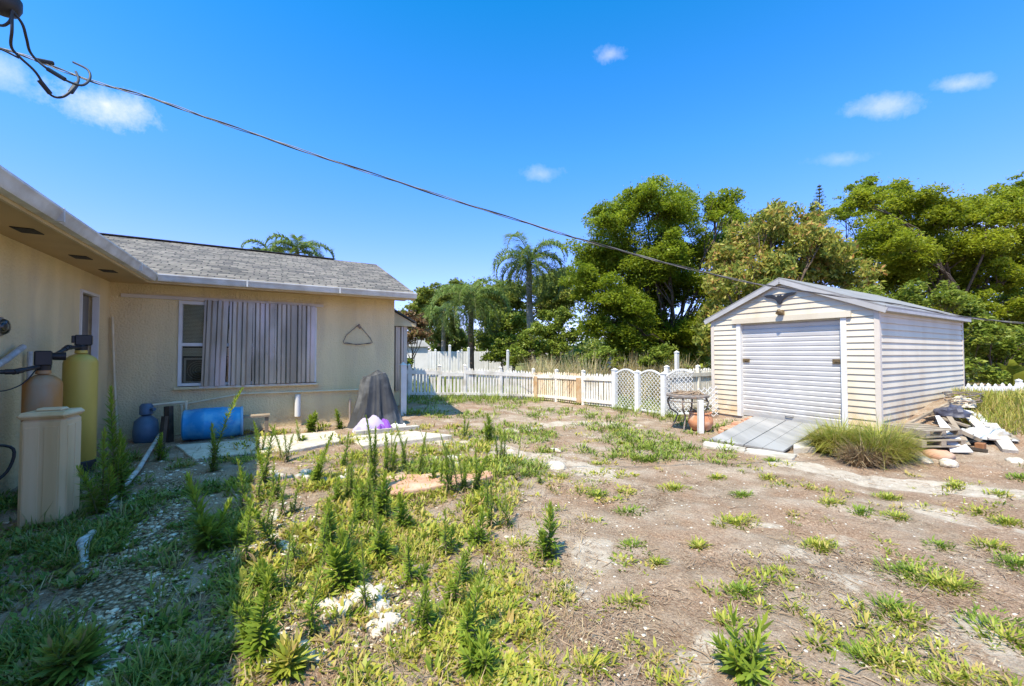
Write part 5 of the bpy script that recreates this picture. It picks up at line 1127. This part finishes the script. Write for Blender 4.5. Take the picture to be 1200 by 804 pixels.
W_ = [(249, 552, 455, 1.3, 'tall dark weed spike in front of the blue barrel'), (245, 645, 552, 1.5, 'bright-tipped weed in shade, a step below the barrel'), (138, 585, 455, 1.5, 'broad bushy dark weed beside the yellow tank'), (118, 600, 500, 1.3, 'thin-leaved weed right against the yellow tank foot'),
      (306, 772, 676, 1.25, 'stout green weed in the lower left foreground at the shade edge'), (310, 565, 501, 1.1, 'weed left of the group, below the slab right of the barrel'), (335, 541, 503, .8, 'slender small weed below the white pipe stub'), (372, 565, 509, 1.1, 'sturdy weed spike left of the covered grill, on bare slab edge'), (403, 545, 507, .9, 'yellowish weed nearest the left side of the edging blocks'),
      (438, 578, 487, 1.1, 'tallest slim weed spike directly below the purple cloth'), (430, 600, 543, 1.3, 'bushy weed base in front of the tallest slim spike'), (446, 606, 552, 1.2, 'bushy weed just right of the tallest slim spike'), (473, 545, 495, .9, 'weed spike below the right end of the edging blocks'), (491, 559, 503, 1.1, 'dense weed spike above the left red paver'), (504, 549, 501, .5, 'very thin weed stem right of the dense spike'),
      (524, 580, 522, 1.0, 'left stem of the tight weed group by the red paver'), (536, 578, 516, 1.0, 'tall middle stem of the tight weed group by the red paver'), (543, 574, 528, .9, 'shorter stem inside the tight weed group by the red paver'), (554, 576, 534, 1.0, 'right stem of the tight weed group by the red paver'), (559, 638, 594, 1.1, 'weed on bare soil in front of the tight weed group'), (474, 622, 580, 1.2, 'weed amid green carpet left of centre'),
      (544, 514, 489, .9, 'small weed at the tip of the roof shadow'), (574, 517, 487, 1.2, 'plump cone-shaped weed standing alone on sandy ground'), (606, 563, 519, .6, 'thin lone weed right of the red pavers'), (569, 592, 571, .9, 'short weed under the right red paver'), (631, 567, 550, .8, 'tiny weed near the centre of the yard'), (408, 688, 622, 1.3, 'dark weed spike in the middle of the green carpet'),
      (643, 652, 592, 1.5, 'bushy weed right of the green carpet, centre foreground'), (284, 598, 540, 1.0, 'yellow-lit weed at the shade boundary, behind'), (278, 640, 600, 1.0, 'small weed at the shade boundary, middle'), (352, 520, 492, 1.0, 'leafy weed at the wall right of the white pipe stub'), (365, 506, 482, 1.4, 'bushy weed at the wall foot below the storm panels'), (398, 503, 480, 1.1, 'weed at the wall foot left of the grill cover'), (461, 553, 520, .9, 'short weed between the grill and the red paver'), (188, 540, 510, 1.2, 'weed at the foot of the dark wooden posts'), (518, 572, 540, .9, 'small weed touching the red paver seam'), (395, 590, 560, .9, 'small weed in the green carpet above its dark spike'), (300, 690, 660, 1.2, 'short weed a little above the stout foreground weed')]
rdw = random.Random(77)
for i in range(46):
    a = rdw.uniform(285, 600); b_ = rdw.uniform(528, 650) if i % 3 else rdw.uniform(650, 760); hpx = rdw.uniform(22, 52) * (b_ - 380) / 180
    weed('thin young green weed stalk among the low growth left of centre', a, b_, b_ - hpx, 900 + i, rdw.uniform(.55, 1.0), 'thin young weed stalks left of centre', 'young_weed')
for i, (a, b_, c_, w, l) in enumerate(W_): weed(l, a, b_, c_, 100 + i, w)
# leafy rosettes in the foreground
def rosette(label, px, py, r, h, n, seed, mt='weed', wl=.02, name='leafy_plant'):
    p = G(px, py, -.01); rng = np.random.default_rng(seed); o = thing(name, label, 'plant', p); npc = NP()
    k_ = 7; ends = []
    for q in range(k_):
        (v, f, rv), st_ = weed_mesh(h * rng.uniform(.55, 1.0), seed * 10 + q, wl / .013, max(14, n // k_)); a0 = q * 6.283 / k_ + rng.uniform(-.3, .3); tl = rng.uniform(.2, .9) if q else 0
        Mr = np.array(Matrix.Rotation(a0, 3, 'Z') @ Matrix.Rotation(tl, 3, 'Y')); npc.add((v @ Mr.T, f, rv)); ends.append(Mr @ np.array(st_[-1]))
    npc.build('leaves', M[mt], o)
    b = MB(); rd_ = random.Random(seed)
    for e in ends: b.tube([(0, 0, 0), tuple(e * .5), tuple(e)], [.006, .005, .002], 5)
    b.build('stem', M['stem'], o); return o
rosette('strappy dark green plant at the bottom edge, left of centre', 566, 788, .26, .20, 260, 1, wl=.014)
rosette('broad-leaved green plant at the bottom edge, right of centre', 872, 790, .25, .30, 200, 2, 'weed', .019)
rosette('leafy plant in front of the stout foreground weed', 338, 790, .2, .14, 160, 3, 'weedy', .018)
rosette('low leafy rosette in the middle of the green carpet', 385, 700, .16, .1, 120, 4, 'weedy', .016)
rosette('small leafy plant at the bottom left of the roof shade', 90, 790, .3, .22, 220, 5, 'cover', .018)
# small grass tufts on the bare ground (each a thing, shared look)
tufts = [(738, 600, 1.4), (790, 572, 1.6), (862, 612, 1.9), (742, 640, .9), (690, 782, 1.3), (738, 706, .9), (872, 694, 1.2), (960, 640, 1.2), (975, 590, 1.1), (1010, 600, 1.0), (1050, 606, 1.2), (1040, 583, 1.3), (1066, 670, 2.2), (1100, 682, 2.0), (1120, 688, 1.4), (1040, 712, 1.5), (1062, 726, 1.2), (1110, 800, 1.6), (1165, 735, 1.8), (1182, 750, 1.4), (1160, 640, 1.5), (1190, 660, 1.4), (1150, 600, 1.5), (1180, 612, 1.3), (1100, 640, 1.0), (915, 672, .8), (820, 640, .7), (1010, 768, 1.2), (1040, 775, 1.0), (960, 755, .9), (870, 580, 1.0), (840, 560, 1.0), (900, 560, .9), (760, 540, 1.0), (730, 520, .9), (700, 545, 1.0), (790, 520, 1.0), (610, 640, 1.6), (655, 690, .8), (905, 540, .9), (1120, 570, 1.1), (1170, 580, 1.2), (1195, 560, 1.3), (640, 530, 1.0), (660, 560, 1.0), (700, 580, 1.0), (850, 730, .7), (770, 660, .7)]
for i, (a, b_, s) in enumerate(tufts):
    rng = np.random.default_rng(300 + i); n = int(170 * s); o = G(a, b_, -.01); sp_ = .055 * s * (1 + .04 * o.y); npc = NP(); ax = rng.uniform(0, 6.28, n); r_ = np.minimum(np.abs(rng.normal(0, sp_, n)), 1.5 * sp_) * .8; x = r_ * np.cos(ax) * 1.7; y = r_ * np.sin(ax)
    c, s_ = math.cos(.45), math.sin(.45); x, y = x * c - y * s_, x * s_ + y * c
    npc.add(blades(np.stack([x, y, gz(x + o.x, y + o.y) - o.z - .01], 1), ax + rng.normal(0, .6, n), rng.uniform(.025, .075, n) * (1 + .03 * o.y), rng.uniform(.006, .015, n) * (1 + .04 * o.y), rng.uniform(.2, 1.3, n), rng.uniform(.2, .8, n), np.clip(rng.normal(.35, .3, n), 0, 1)))
    ob_ = npc.build('grass_tuft', M['weedy' if i % 3 else 'weed']); ob_.location = o; tag(ob_, 'low green grass tuft on the bare sandy part of the yard', 'grass tuft', 'grass tufts on the bare sandy ground')

# ---- ground cover: density drawn up as patches on the ground
def s_(x, a, b): return sst(a, b, x)
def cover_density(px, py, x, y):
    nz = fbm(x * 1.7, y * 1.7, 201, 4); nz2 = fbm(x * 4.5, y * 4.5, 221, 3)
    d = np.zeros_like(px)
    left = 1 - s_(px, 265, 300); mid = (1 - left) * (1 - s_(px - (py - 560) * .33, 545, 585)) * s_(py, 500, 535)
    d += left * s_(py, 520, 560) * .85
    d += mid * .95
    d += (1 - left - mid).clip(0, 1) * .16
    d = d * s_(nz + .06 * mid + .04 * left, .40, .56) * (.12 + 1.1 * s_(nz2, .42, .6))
    # bare rock patches and gravel strip
    for (a, b_, ra, rb) in ((430, 708, 52, 26), (330, 640, 45, 25), (300, 660, 25, 40), (350, 520, 90, 14), (205, 590, 28, 30), (168, 640, 32, 40), (140, 705, 40, 45), (125, 775, 35, 45), (640, 545, 60, 15), (232, 690, 26, 60), (560, 650, 25, 22), (520, 572, 60, 14), (620, 520, 50, 10)):
        d *= 1 - .88 * np.exp(-(((px - a) / ra)**2 + ((py - b_) / rb)**2)**1.5)
    return d
def scat(n, y0, y1, x0, x1, rng):
    px = rng.uniform(x0, x1, n); py = y0 + (y1 - y0) * rng.uniform(0, 1, n)
    dx = (px - 600) / F; z_ = -(py - 402) / F; c, s = math.cos(PITCH), math.sin(PITCH); Yd = c - z_ * s; Zd = s + z_ * c; z = np.full(n, -.15)
    for _ in range(14):
        t = (z - H) / Zd; x, y = dx * t, Yd * t; z = .5 * z + .5 * gz(x, y)
    z = gz(x, y)
    return px, py, x, y, z
def inshed(x, y):
    dx, dy = x - S0.x, y - S0.y; a = dx * U.x + dy * U.y; b_ = dx * V.x + dy * V.y
    hx, hy = x - P0.x, y - P0.y; ha = hx * U.x + hy * U.y; hb = hx * V.x + hy * V.y
    ramp_ = (a > -1.9) & (a <= 0) & (b_ > .65) & (b_ < 2.3) & (x > 3.0)
    return ((a > -.05) & (b_ > -.05)) | ((ha < .02) | ((hb > -.02) & (ha < 4.9))) | ramp_
def clumps(name, label, mt, n, y0, y1, x0, x1, densf, nb, L_, W__, lean, curl, rad, seed, kindlbl='plants', grow=.06, shape=(.5, 1, .15)):
    rng = np.random.default_rng(seed); px, py, x, y, z = scat(n, y0, y1, x0, x1, rng); keep = (rng.uniform(0, 1, n) < densf(px, py, x, y) * np.clip((y / 4.5)**1.3, .1, 1) * 1.1) & ~inshed(x, y) & (y < 20)
    x, y, z = x[keep], y[keep], z[keep]; m_ = len(x); k = rng.integers(nb[0], nb[1], m_); idx = np.repeat(np.arange(m_), k); T = len(idx)
    sc_ = (1 + grow * y[idx]) * rng.uniform(.6, 1.4, m_)[idx]; a = rng.uniform(0, 6.28, T); r_ = rad * np.sqrt(rng.uniform(0, 1, T)) * sc_
    bx_ = x[idx] + r_ * np.cos(a); by = y[idx] + r_ * np.sin(a); bz = gz(bx_, by) + rng.uniform(-.006, .004, T)
    rv = np.clip(rng.normal(0, .2, T) + rng.uniform(.1, .9, m_)[idx], 0, 1)
    v = blades(np.stack([bx_, by, bz], 1), a + rng.normal(0, .7, T), rng.uniform(L_[0], L_[1], T) * sc_, rng.uniform(W__[0], W__[1], T) * sc_, rng.uniform(lean[0], lean[1], T), rng.uniform(curl[0], curl[1], T), rv, shape)
    npc = NP(); npc.add(v); o = npc.build(name, M[mt]); tag(o, label, kindlbl, kind='stuff'); print(name, T); return o
mids = lambda px, py, x, y: cover_density(px, py, x, y) * (px > 262)
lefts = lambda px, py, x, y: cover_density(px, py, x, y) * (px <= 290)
clumps('ground_weeds', 'low yellow-green weeds carpeting the sunny middle of the yard', 'weedy', 17000, 500, 830, 255, 760, mids, (8, 18), (.016, .04), (.010, .022), (.3, 1.35), (.2, .8), .05, 401)
clumps('ground_grass', 'fine green grass mixed in the weed carpet', 'weedy', 1500, 500, 830, 255, 700, mids, (8, 20), (.04, .10), (.003, .006), (.05, .7), (.2, .8), .035, 402, 'grass')
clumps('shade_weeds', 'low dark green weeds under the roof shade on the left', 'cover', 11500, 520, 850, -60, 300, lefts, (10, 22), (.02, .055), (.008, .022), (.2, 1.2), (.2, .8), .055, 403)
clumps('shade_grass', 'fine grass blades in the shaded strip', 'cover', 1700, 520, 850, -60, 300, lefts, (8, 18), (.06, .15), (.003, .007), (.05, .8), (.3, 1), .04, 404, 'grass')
bush = lambda px, py, x, y: .9 * s_(fbm(x * 1.9, y * 1.9, 281, 3), .42, .58) * (px > 268) * (px < 605) * (1 - s_(py, 640, 720) * .8) * (.35 + .65 * s_(fbm(x * 6, y * 6, 283, 2), .4, .6))
clumps('bushy_weeds', 'knee-low bushy yellow-green weeds among the tall spikes', 'weedy', 3600, 500, 800, 262, 610, bush, (10, 22), (.03, .075), (.010, .02), (.05, .9), (.2, .9), .06, 411)
sparse = lambda px, py, x, y: .26 * s_(fbm(x * 1.1, y * 1.1, 231, 4), .47, .62) * s_(fbm(x * 5, y * 5, 241, 3), .42, .62) * (px > 520)
clumps('sparse_weeds', 'scattered small green weeds over the bare yard', 'weedy', 17000, 470, 830, 480, 1260, sparse, (6, 16), (.02, .05), (.005, .012), (.2, 1.2), (.2, .8), .035, 405, grow=.09)
farg = lambda px, py, x, y: .35 * s_(fbm(x * .9, y * .9, 251, 4), .45, .65) * (py < 560)
clumps('far_weeds', 'low weeds and grass along the foot of the back fence', 'shrubl', 8000, 464, 560, 470, 860, farg, (8, 16), (.03, .07), (.007, .014), (.2, 1.1), (.2, .8), .06, 406, grow=.09)
fenceg = lambda px, py, x, y: np.exp(-((py - 466) / 5.)**2) * (px < 635) * .9 + np.exp(-((py - (466 + (px - 640) * .17)) / 4.)**2) * (px > 630) * (px < 800) * .3
clumps('fence_weeds', 'taller weeds growing at the foot of the back fence', 'shrubl', 3500, 458, 500, 470, 810, fenceg, (8, 16), (.05, .16), (.007, .012), (.1, .9), (.2, .8), .06, 407, grow=.05)
dryf = lambda px, py, x, y: .75 * s_(fbm(x * 1.3, y * 1.3, 261, 4), .4, .6) * (1 - .5 * (px < 290))
clumps('dry_thatch', 'red-brown dead grass matted on the soil', 'redry', 26000, 475, 840, 0, 1260, dryf, (6, 14), (.015, .05), (.002, .005), (1.2, 1.6), (-.1, .25), .07, 408, 'dead grass', grow=.05, shape=(.9, 1, .4))
dryf2 = lambda px, py, x, y: .55 * s_(fbm(x * 2.1, y * 2.1, 271, 4), .45, .6) * (px < 680)
clumps('dry_grass', 'straw-coloured dry grass between the green weeds', 'dry', 7000, 500, 840, 0, 700, dryf2, (6, 14), (.03, .08), (.0025, .005), (.3, 1.4), (.1, .8), .05, 409, 'dead grass')
# twigs
rng = np.random.default_rng(77); b = MB(); px, py, x, y, z = scat(520, 490, 830, 0, 1240, rng)
for i in range(520):
    if inshed(np.array([x[i]]), np.array([y[i]]))[0]: continue
    a = rng.uniform(0, 6.28); l = rng.uniform(.04, .2); a2 = a + rng.uniform(-.5, .5); c0 = Vector((x[i], y[i], z[i] + .012)); c1 = c0 + Vector((math.cos(a), math.sin(a), 0)) * l * .5; c2 = c1 + Vector((math.cos(a2), math.sin(a2), 0)) * l * .5
    c1.z = float(gz(c1.x, c1.y)) + .018; c2.z = float(gz(c2.x, c2.y)) + rng.uniform(.008, .03); b.tube([c0, c1, c2], [.004, .003, .0015], 5)
tag(b.build('twigs', M['twig']), 'thin dead twigs littering the soil', 'twigs', kind='stuff')
# stones and shell gravel
def stones(name, label, mt, n, densf, r0, r1, seed, y0=500, y1=840, x0=0, x1=1240):
    rng = np.random.default_rng(seed); px, py, x, y, z = scat(n, y0, y1, x0, x1, rng); keep = (rng.uniform(0, 1, n) < densf(px, py, x, y)) & ~inshed(x, y); x, y, z = x[keep], y[keep], z[keep]; m_ = len(x)
    # squashed irregular octahedral pebbles split into quads (cube sphere corners)
    cube = np.array([(-1, -1, -1), (1, -1, -1), (1, 1, -1), (-1, 1, -1), (-1, -1, 1), (1, -1, 1), (1, 1, 1), (-1, 1, 1)], float) * .62
    q = np.array([(3, 2, 1, 0), (4, 5, 6, 7), (0, 1, 5, 4), (1, 2, 6, 5), (2, 3, 7, 6), (3, 0, 4, 7)])
    s = r0 + (r1 - r0) * rng.uniform(0, 1, m_)**2.5; v = cube[None] * rng.uniform(.55, 1.2, (m_, 8, 3)) * (s[:, None] * (1 + .03 * y[:, None]))[:, :, None] * np.stack([rng.uniform(.7, 1.3, m_), rng.uniform(.7, 1.3, m_), rng.uniform(.3, .55, m_)], 1)[:, None, :]
    a = rng.uniform(0, 6.28, m_); c, s2 = np.cos(a)[:, None], np.sin(a)[:, None]; vx = v[..., 0] * c - v[..., 1] * s2; vy = v[..., 0] * s2 + v[..., 1] * c
    v = np.stack([vx + x[:, None], vy + y[:, None], v[..., 2] + z[:, None] + .004], -1).reshape(-1, 3); Q = (np.arange(m_)[:, None, None] * 8 + q[None]).reshape(-1, 4)
    o = np_obj(name, v, Q, mt, None, np.repeat(rng.uniform(0, 1, m_), 6)); tag(o, label, 'stones', kind='stuff'); print(name, m_)
M['stone'] = leafmat('shell_and_stone_chips', [(.28, .19, .11), (.48, .37, .24), (.62, .52, .38), (.72, .65, .54)], 0, .9)
gd = lambda px, py, x, y: (np.exp(-((px - (200 - (py - 560) * .33)) / 38.)**2) * .95 + np.exp(-((px - 330) / 60.)**2 - ((py - 640) / 50.)**2) * .6 + np.exp(-((px - 430) / 60.)**2 - ((py - 712) / 32.)**2) * .7) * (py > 540) + .04
stones('shell_gravel', 'pale shell and stone gravel in the shaded strip and bare patches', M['stone'], 24000, gd, .006, .028, 501, x1=640)
stones('stone_chips', 'small pale stone chips scattered over the soil', M['stone'], 7000, lambda px, py, x, y: .35 * (px > 480), .004, .016, 502, 490)
# bigger pale rocks
rnd = random.Random(9); k = 0
for (cx, cy, sx, sy, n, r0, r1) in ((432, 708, 40, 20, 26, .04, .10), (330, 640, 30, 22, 14, .03, .07), (395, 705, 30, 20, 10, .03, .06), (320, 600, 20, 20, 8, .03, .07), (370, 560, 60, 12, 10, .04, .09), (540, 540, 40, 10, 8, .05, .1), (345, 760, 30, 20, 9, .03, .05), (600, 700, 30, 12, 0, .03, .05), (470, 740, 40, 16, 6, .03, .055), (620, 530, 40, 12, 5, .06, .12), (655, 548, 8, 3, 1, .16, .17), (300, 770, 12, 20, 4, .03, .05), (560, 690, 10, 30, 3, .03, .05)):
    for j in range(n):
        p = G(cx + rnd.gauss(0, sx * .5), cy + rnd.gauss(0, sy * .5), -.02); r_ = rnd.uniform(r0, r1); o = MB().rock((0, 0, 0), r_, r_ * rnd.uniform(.6, .9), r_ * rnd.uniform(.35, .5) + .02, 600 + k, rnd.uniform(0, 3)).build('rock', M['coral'], None, 50); o.location = p; k += 1
        if r0 > .15: tag(o, 'wide flat pale rock alone right of the thin lone weed', 'rock')
        else: tag(o, 'small pale limestone rock lying among the weeds', 'rock', 'pale rocks among the weeds')

# ================================================================== SKY AND SUN
sun_dir = (-U * .54 - V * .28 + Vector((0, 0, 1))).normalized()
sd = bpy.data.lights.new('sun', 'SUN'); so = bpy.data.objects.new('sun', sd); COL.objects.link(so)
sd.energy = SUN_E; sd.angle = R(.5); sd.color = (1, .90, .74); so.rotation_euler = sun_dir.to_track_quat('Z', 'Y').to_euler()
w = bpy.data.worlds.new('World'); scene.world = w; w.use_nodes = True; T = w.node_tree; N, L = T.nodes, T.links
sky = N.new('ShaderNodeTexSky'); sky.sky_type = 'NISHITA'; sky.sun_disc = False; sky.sun_elevation = math.asin(sun_dir.z); sky.sun_rotation = math.atan2(sun_dir.x, sun_dir.y)
sky.air_density = 1.0; sky.dust_density = .3; sky.ozone_density = 3.0
bg = N['Background']; bg.inputs['Strength'].default_value = SKY_S
hs_ = N.new('ShaderNodeHueSaturation'); hs_.inputs['Saturation'].default_value = SKY_SAT; hs_.inputs['Hue'].default_value = SKY_HUE; hs_.inputs['Value'].default_value = SKY_V; L.new(sky.outputs[0], hs_.inputs['Color'])
ti = N.new('ShaderNodeMix'); ti.data_type = 'RGBA'; ti.blend_type = 'MULTIPLY'; ti.inputs[0].default_value = 1; ti.inputs[7].default_value = SKY_TINT; L.new(hs_.outputs[0], ti.inputs[6])
tc = N.new('ShaderNodeTexCoord'); nrm = N.new('ShaderNodeVectorMath'); nrm.operation = 'NORMALIZE'; L.new(tc.outputs['Generated'], nrm.inputs[0])
nz = N.new('ShaderNodeTexNoise'); nz.inputs['Scale'].default_value = 20; nz.inputs['Detail'].default_value = 10; nz.inputs['Roughness'].default_value = .68; L.new(nrm.outputs[0], nz.inputs['Vector'])
nzc = N.new('ShaderNodeMath'); nzc.operation = 'SUBTRACT'; nzc.inputs[1].default_value = .5; L.new(nz.outputs['Fac'], nzc.inputs[0])
acc = None
# small fair-weather clouds: direction, half width, half height (radians), density
for (px, py, wx, wy, den, ti_) in ((122, 122, .075, .036, .62, .1), (98, 125, .04, .016, .3, .1), (2, 80, .03, .03, .4, .1), (1036, 124, .062, .022, .34, -.3), (1127, 98, .036, .013, .34, -.3), (714, 65, .036, .018, .34, -.1), (633, 204, .062, .02, .26, 0), (985, 187, .055, .014, .18, -.2), (1175, 265, .12, .04, .4, -.2)):
    d = ray(px, py).normalized(); r_ = d.cross(Vector((0, 0, 1))).normalized(); u_ = r_.cross(d); r_, u_ = r_ * math.cos(ti_) + u_ * math.sin(ti_), u_ * math.cos(ti_) - r_ * math.sin(ti_)
    def dot(vec):
        n = N.new('ShaderNodeVectorMath'); n.operation = 'DOT_PRODUCT'; n.inputs[1].default_value = vec; L.new(nrm.outputs[0], n.inputs[0]); return n.outputs['Value']
    def m_(op, a, b_=None, cl=False):
        n = N.new('ShaderNodeMath'); n.operation = op; n.use_clamp = cl
        for i, v in enumerate((a, b_)):
            if v is None: continue
            if isinstance(v, (int, float)): n.inputs[i].default_value = v
            else: L.new(v, n.inputs[i])
        return n.outputs[0]
    ex = m_('POWER', m_('ABSOLUTE', m_('MULTIPLY', dot(r_), 1 / wx)), 2.0); ey = m_('POWER', m_('ABSOLUTE', m_('MULTIPLY', dot(u_), 1 / wy)), 2.0)
    e = m_('SUBTRACT', 1.0, m_('SQRT', m_('ADD', ex, ey))); e = m_('ADD', e, m_('MULTIPLY', nzc.outputs[0], 2.2))
    e = m_('MULTIPLY', m_('MULTIPLY', e, .9, True), den); e = m_('MULTIPLY', e, m_('GREATER_THAN', dot(d), 0.0))
    e2 = m_('MULTIPLY', m_('SUBTRACT', 1.9, m_('SQRT', m_('ADD', ex, ey)), True), 1.0, True); e = m_('MULTIPLY', e, e2)
    acc = e if acc is None else m_('MAXIMUM', acc, e)
mx = N.new('ShaderNodeMix'); mx.data_type = 'RGBA'; L.new(acc, mx.inputs[0]); 
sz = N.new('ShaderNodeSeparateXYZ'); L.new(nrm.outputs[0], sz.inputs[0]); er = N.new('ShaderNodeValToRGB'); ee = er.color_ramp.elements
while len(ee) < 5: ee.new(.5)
for i, (p_, c_) in enumerate(((.0, (1.3, .66, .95)), (.2, (1.3, .69, 1.0)), (.43, (.7, .82, 1.0)), (.69, (.1, .78, .88)), (.88, (3.2, 2.6, 1.8)))): ee[i].position = p_; ee[i].color = (c_[0] / 4, c_[1] / 4, c_[2] / 4, 1)  # last stop: unseen overhead sky brightened and warmed as added fill for shade
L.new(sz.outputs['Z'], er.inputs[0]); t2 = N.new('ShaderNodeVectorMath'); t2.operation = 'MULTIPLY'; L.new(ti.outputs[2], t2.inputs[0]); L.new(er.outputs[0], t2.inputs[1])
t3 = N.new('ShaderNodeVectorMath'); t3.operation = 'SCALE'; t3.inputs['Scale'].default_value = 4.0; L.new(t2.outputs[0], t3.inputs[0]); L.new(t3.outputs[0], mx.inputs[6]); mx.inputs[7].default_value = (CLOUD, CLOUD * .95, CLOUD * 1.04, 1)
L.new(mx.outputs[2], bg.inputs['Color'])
scene.view_settings.view_transform = 'Standard'; scene.view_settings.look = 'None'; scene.view_settings.gamma = 1; scene.view_settings.exposure = EXPO
scene.render.engine = 'CYCLES'; scene.cycles.max_bounces = 8; scene.cycles.diffuse_bounces = 4; scene.cycles.transparent_max_bounces = 8
